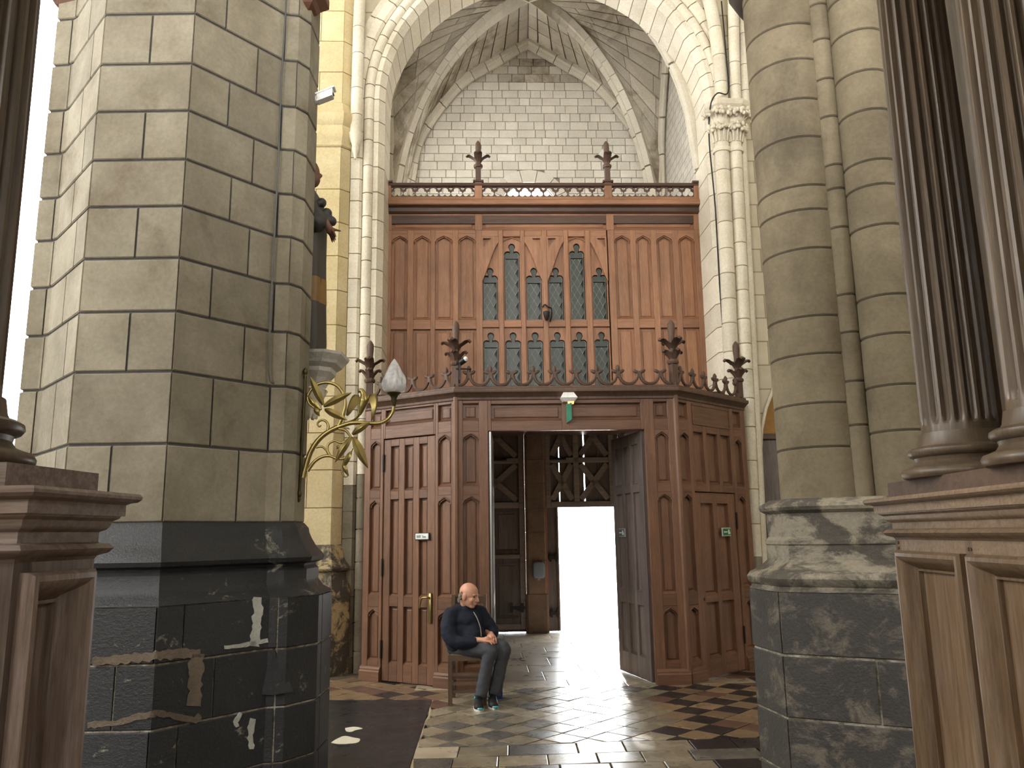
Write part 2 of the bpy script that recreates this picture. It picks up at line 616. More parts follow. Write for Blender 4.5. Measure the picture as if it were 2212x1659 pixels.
# the small arched passage on the right
ni = enlarge(setting('door_4', 'narrow arched passage with ochre plaster beside the porch'))
q = MB()
q.box(2.42, 3.7, .5, .54, 0, 4.0)
obj('plaster', q, plain('ochre_plaster', (176, 134, 78), .9), ni)
hood = MB().tube([(u, .08, z) for u, z in [(2.465, 0)] + [(2.535 + 1.04 * t, z + .01) for t, z in NCH] + [(3.58 - .95 * t, z + .01) for t, z in reversed(NCH[:-1])] + [(3.58, 0)]], .022, 8)
obj('arch_moulding', hood, M['arch'], ni, smooth=50)
dt = thing('door_frame', 'dark wooden post and crossbar inside the ochre arched passage', 'door frame', al(2.62, .44) + (0,), WA)
obj('post', MB().box(-.04, .04, -.03, .03, 0, 3.02, .008), M['screen_dark'], dt)
obj('crossbar', MB().box(.04, .7, -.025, .025, 2.82, 2.9, .006), M['screen_dark'], dt)
obj('board', MB().box(.04, .7, .02, .035, 0, 2.82), M['old_door'], dt)

# ---- the arch itself, stone by stone
archt = thing('stone_arch', 'great round arch of cream moulded stone framing the wooden gallery', 'arch', WORG, WA)
enlarge(archt)
ROLL_B = [(2.20, .12), (2.20, .0)] + [(2.265 - .065 * math.cos(a), .0 - .065 * math.sin(a)) for a in [PI * k / 7 for k in range(1, 7)]] + [(2.33, .0), (2.33, .12)]
RINGS = [[(2.07, .62), (2.07, .07), (2.14, -.02), (2.20, -.02), (2.20, .62)], ROLL_B,
         [(2.33, .12), (2.33, -.03), (2.36, -.06), (2.47, -.06), (2.47, .12)], [(2.47, .12), (2.47, -.015), (2.565, -.015), (2.565, .12)]]


LEAN = .0236       # the old right jamb leans outwards


def jamb_piece(prof, side, z0, z1, g=.006):
    ln = lambda r, z: (LEAN * (z - AZ) * min(1, max(.3, (r - 2.05) / .2)) if side > 0 else 0)
    return MB().rings([[(AU + side * r + ln(r, z), w, z) for r, w in prof] for z in (z0 + g, z1 - g)], True, True)


def arch_piece(prof, a0, a1, n=3, g=.003, cut=0.0):
    rs = []
    for i in range(n + 1):
        a = a0 + g + (a1 - a0 - 2 * g) * i / n
        rs.append([(AU + r * math.cos(a), w, AZ + r * math.sin(a)) for r, w in prof])
    return MB().rings(rs, True, True)


def shrink(prof, k):
    cx = sum(p[0] for p in prof) / len(prof)
    cy = sum(p[1] for p in prof) / len(prof)
    out = []
    for x, y in prof:
        d = math.hypot(x - cx, y - cy)
        out.append((x + (cx - x) / d * k, y + (cy - y) / d * k))
    return out


for k, prof in enumerate(RINGS):
    core = MB()
    sp = shrink(prof, .012)
    core.rings([[(AU - r, w, 0) for r, w in sp]] + [[(AU + r * math.cos(a), w, AZ + r * math.sin(a)) for r, w in sp] for a in [PI - PI * i / 48 for i in range(49)]] + [[(AU + r - LEAN * AZ * min(1, max(.3, (r - 2.05) / .2)), w, 0) for r, w in sp]], True, True)
    obj('mortar', core, M['arch_joint'], archt)
    n = (34, 30, 26, 24)[k]
    offs = (0, .4, .1, .6)[k]
    for i in range(n):
        a0 = PI * (i + offs * .5) / n if i else 0
        a1 = PI * (i + 1 + offs * .5) / n if i < n - 1 else PI
        obj('voussoir', arch_piece(prof, a0, a1), M['arch'], archt, smooth=35)
    for side in (-1, 1):
        z = .0
        while z < AZ - .05:
            h = R.uniform(.27, .37)
            z1 = z + h if AZ - z - h > .2 else AZ
            lowd = z1 < (2.4 if side < 0 else 1.3)
            obj('jamb_stone', jamb_piece(prof, side, z, z1), M['pillar'] if lowd else M['arch'], archt, smooth=35)
            z = z1

# ---- tower room behind the gallery
TW0, TW1, TL, TR = 1.52, 4.45, -2.5, 2.6
port = [(-1.3, 0), (-1.3, 3.9), (1.66, 3.9), (1.66, 0)]
winT = [(-.42, 6.2), (.6, 6.2), (.6, 7.5)] + arc(.09, 7.5, .51, 0, PI, 12)[1:-1] + [(-.42, 7.5)]
wt = struct('wall_tower', MB().prism([(-3.2, 0), (-1.3, 0), (-1.3, 3.9), (1.66, 3.9), (1.66, 0), (3.2, 0), (3.2, 11.8), (-3.2, 11.8)], TW1 + .02, TW1 + .7, holes=[winT]), M['tower_joint'], loc=WORG, rz=WA,
            label='pale chalk block wall of the tower above the gallery')
wtl = struct('wall_tower_left', MB().prism([(TW0, 0), (TW1 + .7, 0), (TW1 + .7, 11.8), (TW0, 11.8)], 0, .6, holes=[[(1.7, 6.3), (3.3, 6.3), (3.3, 8.4), (1.7, 8.4)]]), M['far_wall'], loc=wl(TL, 0) + (0,), rz=WA + PI / 2, label='left wall of the tower room with a side window')
wn = struct('window_11', MB().box(1.7, 3.3, .28, .34, 6.3, 6.36).box(1.7, 3.3, .28, .34, 8.34, 8.4).box(2.37, 2.43, .28, .34, 6.3, 8.4), M['iron'], loc=wl(TL, 0) + (0,), rz=WA + PI / 2, label='side window of the tower room')  # unseen window added to brighten the tower walls and vault
obj('pane', MB().box(1.7, 3.3, .4, .42, 6.3, 8.4), M['lit_pane'], wn)
p_ = wl(TL - .25, 2.5)
area('tower_side_daylight', (p_[0], p_[1], 7.35), (p_[0] + 3 * CA, p_[1] + 3 * SA, 7.5), 1.5, 2.0, 48, (1, .99, .97))  # fill lamp at the added side window, brightens the tower room
wtr = struct('wall_tower_right', MB().box(TR, TR + .6, TW0, TW1 + .7, 0, 11.8), M['side_wall'], loc=WORG, rz=WA, label='right wall of the tower room')
struct('ceiling_tower', MB().box(-3.2, 3.2, 1.2, TW1 + .7, 11.8, 12.0), M['tower_joint'], loc=WORG, rz=WA, label='roof over the tower vault')
trims = setting('trim_1', 'arched chalk surround of the tower window')
for i in range(7):
    aa = [PI * (i + .02 + .96 * k / 4) / 7 for k in range(5)]
    obj('voussoir', MB().prism([(.09 + .76 * math.cos(a), 7.5 + .76 * math.sin(a)) for a in aa] + [(.09 + .52 * math.cos(a), 7.5 + .52 * math.sin(a)) for a in reversed(aa)], TW1 - .03, TW1 + .1), M['tower'], trims)
wnt = setting('window_10', 'small bright arched window of the tower behind the balustrade')
obj('pane', MB().prism(winT, TW1 + .3, TW1 + .32), plain('tower_lit_pane', (245, 247, 248), .4, emit=(1, 1, .98), strength=14.0), wnt)
f = MB()
f.box(-.42, -.38, TW1 + .22, TW1 + .29, 6.2, 7.5).box(-.42, .6, TW1 + .23, TW1 + .28, 6.9, 6.94)
obj('glazing_bar', f, M['iron'], wnt)

HALF = [(2.42, 6.6), (2.38, 7.2), (2.25, 8.0), (2.06, 8.88), (1.37, 9.9), (.69, 10.4), (0, 10.84)]


def half_curve(t):
    """half of the pointed wall rib: (distance from the middle, height), t from springing to apex"""
    P = [Vector(p) for p in HALF]
    x = t * (len(P) - 1)
    i = min(int(x), len(P) - 2)
    tt = x - i
    p0, p1, p2, p3 = P[max(i - 1, 0)], P[i], P[i + 1], P[min(i + 2, len(P) - 1)]
    q = 0.5 * ((2 * p1) + (p2 - p0) * tt + (2 * p0 - 5 * p1 + 4 * p2 - p3) * tt * tt + (3 * p1 - p0 - 3 * p2 + p3) * tt ** 3)
    return q.x, q.y


RC = .125       # middle of the wall rib


def wall_rib(t, side, w=TW1 - .12):
    d, z = half_curve(t)
    return Vector((RC + side * d, w, z))


def side_rib(t, u, end):      # rib on a side wall; end +1 = far half, -1 = near half
    d, z = half_curve(t)
    k = (TW1 - .1 - 2.5) / 2.42 if end > 0 else (2.5 - 1.45) / 2.42
    return Vector((u, 2.5 + end * d * k, z * .97 + .1))


def diag(t, side, end):
    u0, w0 = (side * 2.45 + (.03 if side > 0 else 0)), (4.3 if end > 0 else 1.45)
    z = 6.4 + 4.1 * (1 - (1 - t) ** 2.3) ** (1 / 2.3)
    return Vector((u0 + (.03 - u0) * t, w0 + (2.5 - w0) * t, z))


# rows of chalk blocks under the wall rib
row = 0
z = 5.9
while z < 10.85:
    h = R.choice((.15, .155, .16, .17))
    u = -2.5 + R.uniform(-.12, 0)
    while u < 2.6:
        L = R.choice((.19, .24, .26, .3, .34))
        a, b = max(u, -2.48), min(u + L, 2.58)
        zc = z + h / 2
        # inside the rib?
        dmax = 9
        for i in range(41):
            d, zz = half_curve(i / 40)
            if zz <= zc:
                dmax = d
            elif i:
                break
        mid = (a + b) / 2
        inwin = zc < 7.5 and -.5 < mid < .7 or math.hypot(mid - .09, zc - 7.5) < .72 and zc > 7.4
        if b - a > .05 and abs(mid - RC) < dmax + .1 and not inwin:
            e = R.uniform(0, .006)
            obj('block', MB().box(a + .004, b - .004, TW1 - .02 - e, TW1 + .05, z + .004, z + h - .004, .006), M['vault'] if zc > 10.1 and R.random() < .8 else M['tower'], wt)
        u += L
    z += h
for (a, b) in ((-2.48, -.44), (.62, 2.58)):
    pass

vt = setting('ceiling_vault', 'ribbed chalk vault over the tower room')


def sweep(mb, pts, prof, side):
    rs = []
    S = Vector(side).normalized()
    for i, p in enumerate(pts):
        t = (pts[min(i + 1, len(pts) - 1)] - pts[max(i - 1, 0)]).normalized()
        b = S.cross(t).normalized()
        if b.z < 0 and abs(b.z) > .05:
            b = -b
        rs.append([tuple(p + S * x + b * y) for x, y in prof])
    return mb.rings(rs, True, True)


RIB = [(-.13, .06), (-.13, -.05), (-.07, -.08), (-.055, -.13), (-.03, -.16), (.03, -.16), (.055, -.13), (.07, -.08), (.13, -.05), (.13, .06)]


def rib(fn, side, n, flip=1, mat='rib', size=1.0, t0=0.0):
    prof = [(x * size, y * size) for x, y in RIB]
    for i in range(n):
        a, b = t0 + (1 - t0) * (i + .02) / n, t0 + (1 - t0) * (i + .98) / n
        pts = [fn(a + (b - a) * k / 3) for k in range(4)]
        mb = MB()
        rs = []
        S = Vector(side).normalized()
        for k in range(4):
            t = (fn(min(1, a + (b - a) * k / 3 + .01)) - fn(max(0, a + (b - a) * k / 3 - .01))).normalized()
            bb = S.cross(t).normalized() * flip
            rs.append([tuple(pts[k] + S * x + bb * y) for x, y in prof])
        mb.rings(rs, True, True)
        obj('rib_stone', mb, M[mat], vt, smooth=30)


for sd in (-1, 1):
    rib(lambda t: diag(t, sd, 1), (sd * 1.85, 2.45, 0), 15, sd)
    rib(lambda t: diag(t, sd, -1), (-sd * 1.78, 2.45, 0), 9, sd)
    rib(lambda t: wall_rib(t, sd), (0, 1, 0), 15, sd, size=.8)
    rib(lambda t: side_rib(t, (-2.44 if sd < 0 else 2.54), 1), (1, 0, 0), 9, -1, size=.6)
ky = MB().lathe([(.2, 10.75), (.2, 10.5), (.16, 10.44), (.06, 10.42)], 16, .03, 2.5)
obj('keystone', ky, M['rib'], vt, smooth=40)


def cell(A, B, nt, ns, blocks=True, up=.05):
    def S(t, s):
        p = A(t) * (1 - s) + B(t) * s
        p.z += up * math.sin(PI * s) * t + .03
        return p
    core = MB()
    N = 24
    v = [tuple(S(i / N, j / 6) + Vector((0, 0, .035))) for i in range(N + 1) for j in range(7)]
    core.add(v, [(i * 7 + j, i * 7 + j + 1, (i + 1) * 7 + j + 1, (i + 1) * 7 + j) for i in range(N) for j in range(6)])
    obj('mortar', core, M['tower_joint'], vt)
    if not blocks:
        return
    for i in range(nt):
        t0, t1 = i / nt, (i + 1) / nt
        off = R.uniform(0, .5)
        cuts = [0] + [(j + off) / ns for j in range(ns) if 0.06 < (j + off) / ns < .94] + [1]
        for s0, s1 in zip(cuts, cuts[1:]):
            w0 = (S((t0 + t1) / 2, s1) - S((t0 + t1) / 2, s0)).length
            if w0 < .05:
                continue
            g, gt = .006 / max(w0, .05) * (s1 - s0), .05 / nt
            cs = [S(t0 + gt, s0 + g), S(t0 + gt, s1 - g), S(t1 - gt, s1 - g), S(t1 - gt, s0 + g)]
            lo = [tuple(p + Vector((0, 0, -R.uniform(0, .01)))) for p in cs]
            hi = [tuple(p + Vector((0, 0, .06))) for p in cs]
            obj('vault_block', MB().rings([hi, lo], False, True), M['vault'], vt)


for sd in (-1, 1):
    cell(lambda t: wall_rib(t, sd), lambda t: diag(t, sd, 1), 17, 4)
    cell(lambda t: side_rib(t, (TL if sd < 0 else TR), 1), lambda t: diag(t, sd, 1), 19, 3)
    cell(lambda t: side_rib(t, (TL if sd < 0 else TR), -1), lambda t: diag(t, sd, -1), 19, 3, False)
    cell(lambda t: Vector((RC + sd * half_curve(t)[0], 1.45, half_curve(t)[1] * .97)), lambda t: diag(t, sd, -1), 17, 4, False)

# gallery floors (loft room behind the glazed screen and the deck over it)
struct('floor_gallery', MB().box(TL, TR, .8, TW1, 3.28, 3.4), M['screen_dark'], loc=WORG, rz=WA, label='wooden gallery floor above the vestibule')
struct('floor_deck', MB().box(TL, TR, 1.5, TW1, 6.02, 6.14), M['screen_dark'], loc=WORG, rz=WA, label='wooden deck behind the balustrade')

# outside ground in front of the church door
struct('ground_outside', MB().box(-14, 14, 4.5, 34, -.12, -.03), stone('pale_outside_paving', (214, 206, 190), vary=(1, 1)), loc=WORG, rz=WA, label='bright paving outside the church door')
pt = wl(.98, TW1 + .55)
area('doorway_portal', (pt[0], pt[1], 1.02), (pt[0] + SA * 3, pt[1] - CA * 3, 1.02), 1.08, 2.06, 1, portal=True)

# ---- floor tiles
TS = .255


def clip(poly, nx, ny, c):
    """keeps the part with nx*x+ny*y >= c"""
    out = []
    for i in range(len(poly)):
        p, q = poly[i - 1], poly[i]
        dp, dq = nx * p[0] + ny * p[1] - c, nx * q[0] + ny * q[1] - c
        if (dp >= 0) != (dq >= 0):
            t = dp / (dp - dq)
            out.append((p[0] + (q[0] - p[0]) * t, p[1] + (q[1] - p[1]) * t))
        if dq >= 0:
            out.append(q)
    return out


def tile(poly, mat, name='tile', tilt=.0022, th=.03):
    cx = sum(p[0] for p in poly) / len(poly)
    cy = sum(p[1] for p in poly) / len(poly)
    ax, ay, dz = R.uniform(-tilt, tilt) * 6, R.uniform(-tilt, tilt) * 6, R.uniform(-.002, .001)
    zz = lambda x, y: ax * (x - cx) + ay * (y - cy) + dz
    inner = [(x + (cx - x) / max(.01, math.hypot(cx - x, cy - y)) * .006, y + (cy - y) / max(.01, math.hypot(cx - x, cy - y)) * .006) for x, y in poly]
    mb = MB().rings([[(x, y, -th) for x, y in poly], [(x, y, zz(x, y) - .002) for x, y in poly], [(x, y, zz(x, y)) for x, y in inner]], False, True)
    return obj(name, mb, mat, floor)


SLAB = [(-2.1, 8.40), (-.84, 8.32), (-.81, 7.4), (-.76, 6.0), (-.74, 5.2), (-2.1, 5.2)]
e1 = Vector((math.cos(WA + PI / 4), math.sin(WA + PI / 4)))
e2 = Vector((-e1.y, e1.x))
TORG = Vector((.36, 7.1))
BL = (-.058, 1.0)      # straight joint between the diamond field and the square tiles
BC = BL[0] * .372 + BL[1] * 6.60
ntile = 0
for i in range(-22, 23):
    for j in range(-22, 23):
        c = TORG + e1 * (i * TS) + e2 * (j * TS)
        if not (-2.5 < c.x < 3.4 and 6.2 < c.y < 10.0):
            continue
        u = (c.x - WX) * CA + (c.y - WY) * SA
        w = -(c.x - WX) * SA + (c.y - WY) * CA
        if w > -.42 and -.8 < u < 1.1:
            continue
        if w > .3 or (c.x < -.86 and c.y < 8.22):
            continue
        # hidden under the porch sides
        if w > -.25 and -1.2 < u < 1.4:
            continue
        if w > .25 + 0 * u:
            continue
        g = .004
        h = TS / 2 - g
        poly = [tuple(c + e1 * a * h + e2 * b * h) for a, b in ((-1, -1), (1, -1), (1, 1), (-1, 1))]
        poly = clip(poly, BL[0], BL[1], BC + .006)
        if len(poly) < 3:
            continue
        area2 = abs(sum(poly[k - 1][0] * poly[k][1] - poly[k][0] * poly[k - 1][1] for k in range(len(poly)))) / 2
        if area2 < .004:
            continue
        worn = -.75 < c.x < 1.35 + (c.y - 8) * .1
        if worn:
            mat = M['tile_worn'] if ((i + j) % 2 == 0 or R.random() < .45) else M['tile_grey']
        elif (i + j) % 2 == 0:
            mat = M['tile_tan'] if R.random() < .82 else M['tile_brown']
        else:
            mat = M['tile_black'] if R.random() < (.62 if c.x > 1.2 else .55) else R.choice((M['tile_brown'], M['tile_tan'], M['tile_black']))
        tile(poly, mat)
        ntile += 1
# square tiles in front of the diamond field
y = BC
rowk = 0
while y > 4.6:
    h = (.3, .27, .36, .33, .36)[rowk % 5]
    x = -.82 + R.uniform(0, .1)
    while x < 2.1:
        wd = R.choice((.33, .36, .36, .38, .52))
        a, b = x + .005, x + wd - .005
        yy = lambda q: q - BL[0] / BL[1] * 0
        k = -BL[0]
        poly = [(a, y - h + .005 + k * a), (b, y - h + .005 + k * b), (b, y - .005 + k * b), (a, y - .005 + k * a)]
        mat = R.choice((M['tile_worn'], M['tile_worn'], M['tile_grey'], M['paving'])) if x < 1.15 else R.choice((M['tile_black'], M['tile_tan'], M['tile_grey'], M['tile_tan']))
        tile(poly, mat)
        x += wd
    y -= h
    rowk += 1
# long slabs inside the vestibule
w = -.5
rowk = 0
while w < 4.4:
    h = R.choice((.42, .5, .56))
    u = -1.5 + R.uniform(-.4, 0)
    while u < 1.9:
        L = R.choice((.5, .62, .75, .9))
        p = [wl(uu, ww) for uu, ww in ((u + .004, w + .004), (u + L - .004, w + .004), (u + L - .004, w + h - .004), (u + .004, w + h - .004))]
        tile(p, M['paving'], 'paving_slab', .001)
        u += L
    w += h
# black grave slab with two pale repairs
sl = MB().rings([[(x, y, -.02) for x, y in SLAB], [(x, y, .003) for x, y in SLAB], [(x * .992 - .012, y * .998 + .012, .006) for x, y in SLAB]], False, True)
obj('grave_slab', sl, M['slab'], floor, label='large black marble grave slab with two white repairs')
for pts in ([(-1.464, 7.177), (-1.395, 7.221), (-1.31, 7.155), (-1.36, 7.10), (-1.382, 7.045), (-1.43, 7.07)], [(-1.475, 6.70), (-1.45, 6.83), (-1.408, 6.906), (-1.33, 6.85), (-1.265, 6.80), (-1.262, 6.69), (-1.33, 6.655), (-1.40, 6.65)]):
    P = spline([Vector(p) for p in pts + pts[:1]], 4)[:-1]
    obj('repair_patch', MB().prism_z([(p.x, p.y) for p in P], .004, .0085), plain('white_filler', (222, 216, 200), .7), floor, label='irregular white filler patch in the black slab')
for k, (pts) in enumerate(([(-.835, 8.33), (-.80, 7.4), (-.75, 6.0), (-.72, 5.2)],)):
    mb = MB()
    P = spline([Vector((x + R.uniform(-.02, .02), y)) for x, y in [(pts[0][0] + (pts[-1][0] - pts[0][0]) * i / 14, pts[0][1] + (pts[-1][1] - pts[0][1]) * i / 14) for i in range(15)]], 2)
    mb.tube([(p.x, p.y, -.002) for p in P], .013, 6, .35)
    obj('mortar_bead', mb, plain('pale_mortar', (172, 160, 134), .8), floor)

# ================================================================== piers and columns
M['plinth_grey'] = peeling('sooty_plinth', (56, 54, 53), (116, 108, 97), .5, .62, 1.9, rough=.5)


class Perim:
    def __init__(s, poly):
        s.p = [Vector(q) for q in poly]
        s.n = len(poly)
        s.c = [0.0]
        for i in range(s.n):
            s.c.append(s.c[-1] + (s.p[(i + 1) % s.n] - s.p[i]).length)
        s.L = s.c[-1]

    def path(s, a, b):
        """points of the outline from distance a to distance b"""
        out = [s.at(a)]
        for k in range(2 * s.n):
            c = s.c[k % s.n] + s.L * (k // s.n)
            if a + .003 < c < b - .003:
                out.append(s.p[k % s.n].copy())
        out.append(s.at(b))
        return out

    def at(s, d):
        d = d % s.L
        for i in range(s.n):
            if d <= s.c[i + 1] + 1e-9:
                t = (d - s.c[i]) / max(1e-9, s.c[i + 1] - s.c[i])
                return s.p[i].lerp(s.p[(i + 1) % s.n], t)
        return s.p[0].copy()


def perim_block(pm, a, b, z0, z1, g=.007, dep=.05, ch=.007):
    P = [tuple(q) for q in pm.path(a + g, b - g)]
    f = offset(P, 0.0, False)
    inn = offset(P, -dep, False)
    mid = offset(P, -ch, False)
    m = len(P)
    rows = [[(x, y, z0 + g) for x, y in inn], [(x, y, z0 + g) for x, y in mid], [(x, y, z0 + g + ch) for x, y in f],
            [(x, y, z1 - g - ch) for x, y in f], [(x, y, z1 - g) for x, y in mid], [(x, y, z1 - g) for x, y in inn]]
    mb = MB().rings(rows, False, False, closed=False)
    n0 = len(mb.v)
    mb.f.append(tuple(k * m for k in range(6)))
    mb.f.append(tuple(k * m + m - 1 for k in reversed(range(6))))
    return mb


def moulded(poly, prof, i0, i1):
    """a stone of a moulded base or impost: profile (offset, z) along the outline from corner i0 to corner i1"""
    n = len(poly)
    idx = [k % n for k in range(i0, i1 + 1)]
    rows = []
    for d, z in prof:
        o = offset(poly, d)
        rows.append([(o[k][0], o[k][1], z) for k in idx])
    return MB().rings(rows, False, False, closed=False)


# ---- left octagonal pillar
PIL = [(-2.588, 4.6), (-2.005, 4.6), (-1.586, 5.13), (-1.49, 5.147), (-1.43, 5.24), (-1.43, 5.5), (-1.49, 5.6), (-1.586, 5.62), (-2.005, 6.15), (-2.588, 6.15),
       (-3.05, 5.64), (-3.12, 5.60), (-3.24, 5.6), (-3.24, 5.15), (-3.12, 5.14), (-3.07, 5.11)]
pil = thing('octagonal_pillar', 'thick octagonal limestone pillar on a black painted base, left foreground', 'pillar', (-2.3, 5.37, 0))
PO = (2.3, -5.37, 0)
pm = Perim(PIL)
obj('mortar', MB().prism_z(offset(PIL, -.012), 1.2, 7.2), M['pillar_joint'], pil, loc=PO)
ZS = [1.695, 2.149, 2.579, 2.947, 3.282, 3.616, 3.925, 4.254, 4.582, 4.937, 5.3, 5.66, 6.05, 6.45, 6.9]
for k in range(len(ZS) - 1):
    c1 = pm.c[1]
    if k % 2 == 0:
        cuts = [0, .31, c1, c1 + .47, pm.c[3], pm.c[5], pm.c[8] - .2, pm.c[9] - .25, pm.c[10], pm.c[12], pm.c[13] + .15, pm.L - .22, pm.L]
    else:
        cuts = [-.36, 0, c1, c1 + .22 + .05 * (k % 3), pm.c[2], pm.c[4] + .12, pm.c[7], pm.c[8] + .1, pm.c[10] - .1, pm.c[12], pm.c[14], pm.L - .36]
    if k == 0:
        cuts[1] = .26
    for a, b in zip(cuts, cuts[1:]):
        if b - a > .03:
            obj('stone_block', perim_block(pm, a, b, ZS[k], ZS[k + 1]), M['pillar'], pil, loc=PO)
BP = [(0, 1.70), (.03, 1.665), (.035, 1.635), (.05, 1.60), (.085, 1.54), (.12, 1.505), (.135, 1.48), (.125, 1.455), (.085, 1.44), (.08, 1.425), (.10, 1.405), (.10, 1.335), (.13, 1.29), (.18, 1.262), (.19, 1.25)]
for a, b in ((0, 1), (1, 2), (2, 4), (4, 7), (7, 9), (9, 11), (11, 14), (14, 16)):
    obj('base_moulding', moulded(PIL, BP, a, b), M['black_base'], pil, loc=PO, smooth=38)
PL = offset(PIL, .19)
ppl = Perim(PL)
obj('plinth_mortar', MB().prism_z(offset(PL, -.012), 0, 1.25), M['black_joint'], pil, loc=PO)
for k, (z0, z1) in enumerate(((0, .31), (.31, .62), (.62, .95), (.95, 1.25))):
    cuts = [0, .55 + .2 * (k % 2), ppl.c[1] + .35 - .2 * (k % 2), ppl.c[2] + .05, ppl.c[4] + .1, ppl.c[8], ppl.c[9] - .2, ppl.c[11], ppl.c[13], ppl.L]
    for a, b in zip(cuts, cuts[1:]):
        obj('plinth_block', perim_block(ppl, a, b, z0, z1, g=.006 if k else .004, ch=.005), M['black_base'], pil, loc=PO)
# pointed stop of the chamfer on the plinth
st = MB()
P = Vector((PL[2][0], PL[2][1], 0))
for (dx, dy, s) in ((.16, .04, 1),):
    st.add([(P.x - .03, P.y - .02, .70), (P.x + .15, P.y + .05, .70), (P.x + .03, P.y + .02, .98), (P.x + .06, P.y - .05, .70)], [(0, 3, 2), (3, 1, 2), (0, 2, 1)])
obj('chamfer_stop', st, M['black_base'], pil, loc=PO)
# flaked lines of old mortar on the black plinth
def on_plinth(px, py):
    u, v = px - 1106.0, py - 829.5
    u0, v0 = (u * math.cos(ROLL) - v * math.sin(ROLL)) / FPX, (u * math.sin(ROLL) + v * math.cos(ROLL)) / FPX
    dv = Vector((u0, math.cos(TILT) + v0 * math.sin(TILT), math.sin(TILT) - v0 * math.cos(TILT)))
    best = None
    for i in (0, 1, 2, 3):
        p, q = Vector(PL[i]), Vector(PL[i + 1])
        e = (q - p).normalized()
        n = Vector((e.y, -e.x))
        t = p.dot(n) / (dv.x * n.x + dv.y * n.y)
        hit = dv * t
        s_ = (Vector((hit.x, hit.y)) - p).dot(e)
        if -.002 <= s_ <= (q - p).length + .002 and n.y < .2 and (best is None or t < best[0]):
            best = (t, Vector((hit.x, hit.y, EYE + hit.z)), n)
    return best[1:] if best else None


def flake(path, wpx, mat, th=.006):
    pts = [Vector(p) for p in path]
    seg = []
    for a, b in zip(pts, pts[1:]):
        k = max(2, int((b - a).length / 7))
        seg += [a.lerp(b, i / k) for i in range(k)]
    seg.append(pts[-1])
    for side in (0,):
        rows = []
        for i, p in enumerate(seg):
            d = (seg[min(i + 1, len(seg) - 1)] - seg[max(i - 1, 0)]).normalized()
            n = Vector((-d.y, d.x))
            h = wpx / 2
            a, b = p + n * (h * R.uniform(.6, 1.25)), p - n * (h * R.uniform(.6, 1.25))
            qa, qb = on_plinth(*a), on_plinth(*b)
            if qa and qb:
                o3 = lambda q, t: tuple(q[0] + Vector((q[1].x, q[1].y, 0)) * t)
                rows.append([o3(qa, -.004), o3(qa, th), o3(qb, th), o3(qb, -.004)])
        if len(rows) > 1:
            obj('mortar_flake', MB().rings(rows, True, True), mat, pil, loc=PO)


tanf = stone('brown_mortar', (124, 112, 98), (86, 76, 66), vary=(1, 1), bump=.9)
whf = stone('white_mortar', (206, 208, 202), (150, 150, 142), vary=(1, 1), bump=.9)
flake([(200, 1428), (262, 1424), (330, 1417), (432, 1410)], 21, tanf)
flake([(424, 1412), (421, 1470), (418, 1525)], 30, tanf)
flake([(190, 1566), (250, 1562), (300, 1548), (345, 1540), (420, 1556), (432, 1545)], 14, tanf)
flake([(557, 1290), (554, 1340), (548, 1396)], 20, whf)
flake([(484, 1399), (530, 1393), (578, 1384)], 9, whf)
flake([(546, 1552), (540, 1580), (542, 1618)], 13, whf)
flake([(520, 1540), (508, 1560), (512, 1570)], 9, whf)
# brown corbels that just show at the top edge
for sx, x0, x1, y0, y1 in ((1, -1.60, -1.34, 5.1, 5.4), (-1, -3.34, -3.04, 5.08, 5.4)):
    c = MB()
    c.rings([[(x0 + d, y0 + d, z), (x1 - d, y0 + d, z), (x1 - d, y1 - d, z), (x0 + d, y1 - d, z)] for d, z in ((.11, 5.39), (.07, 5.43), (.05, 5.47), (.0, 5.53), (0, 5.6), (.03, 5.62))], True, True)
    obj('corbel', c, plain('brown_paint', (96, 64, 48), .6), pil, loc=PO, label='brown painted corbel high on the pillar')

# ---- right clustered column
ccol = thing('clustered_column', 'clustered round column of grey limestone on a flaking octagonal base, right', 'column', (2.3, 5.3, 0))
CO = (-2.3, -5.3, 0)
CZ = [1.78, 2.11, 2.39, 2.71, 2.96, 3.42, 3.69, 3.86, 4.21, 4.49, 4.79, 5.06, 5.4, 5.75, 6.1, 6.5, 6.9]


def drum(cx, cy, r, z0, z1, n=36, g=.004, c=.007):
    return MB().lathe([(r - .03, z0 + g), (r - c, z0 + g), (r, z0 + g + c), (r, z1 - g - c), (r - c, z1 - g), (r - .03, z1 - g)], n, cx, cy)


for cx, cy, r, n, dz in ((2.03, 5.25, .275, 48, 0), (2.19, 5.02, .075, 20, .13), (2.40, 4.925, .172, 32, .07)):
    obj('mortar', MB().lathe([(r - .006, 1.7), (r - .006, 7.0)], n, cx, cy), M['column_joint'], ccol, loc=CO, smooth=40)
    zs = [q + (dz if 0 < i_ < len(CZ) - 1 else 0) for i_, q in enumerate(CZ)]
    for k in range(len(zs) - 1):
        obj('drum', drum(cx, cy, r, zs[k], zs[k + 1], n), M['column'], ccol, loc=CO, smooth=30)
obj('core', MB().prism_z([(2.03, 5.25), (2.3, 5.02), (2.6, 5.0), (2.9, 5.9), (2.2, 5.8)], 1.7, 7.0), M['column_joint'], ccol, loc=CO)
WP = [(2.44, 5.6), (2.44, 4.80), (2.50, 4.83), (2.56, 4.86), (2.62, 4.83), (2.66, 4.78), (3.5, 4.78), (3.5, 5.6)]
obj('mortar', MB().prism_z(offset(WP, -.006), 1.7, 7.0), M['column_joint'], ccol, loc=CO)
for k in range(len(CZ) - 1):
    obj('drum', MB().prism_z(WP, CZ[k] + .005, CZ[k + 1] - .005), M['column'], ccol, loc=CO)
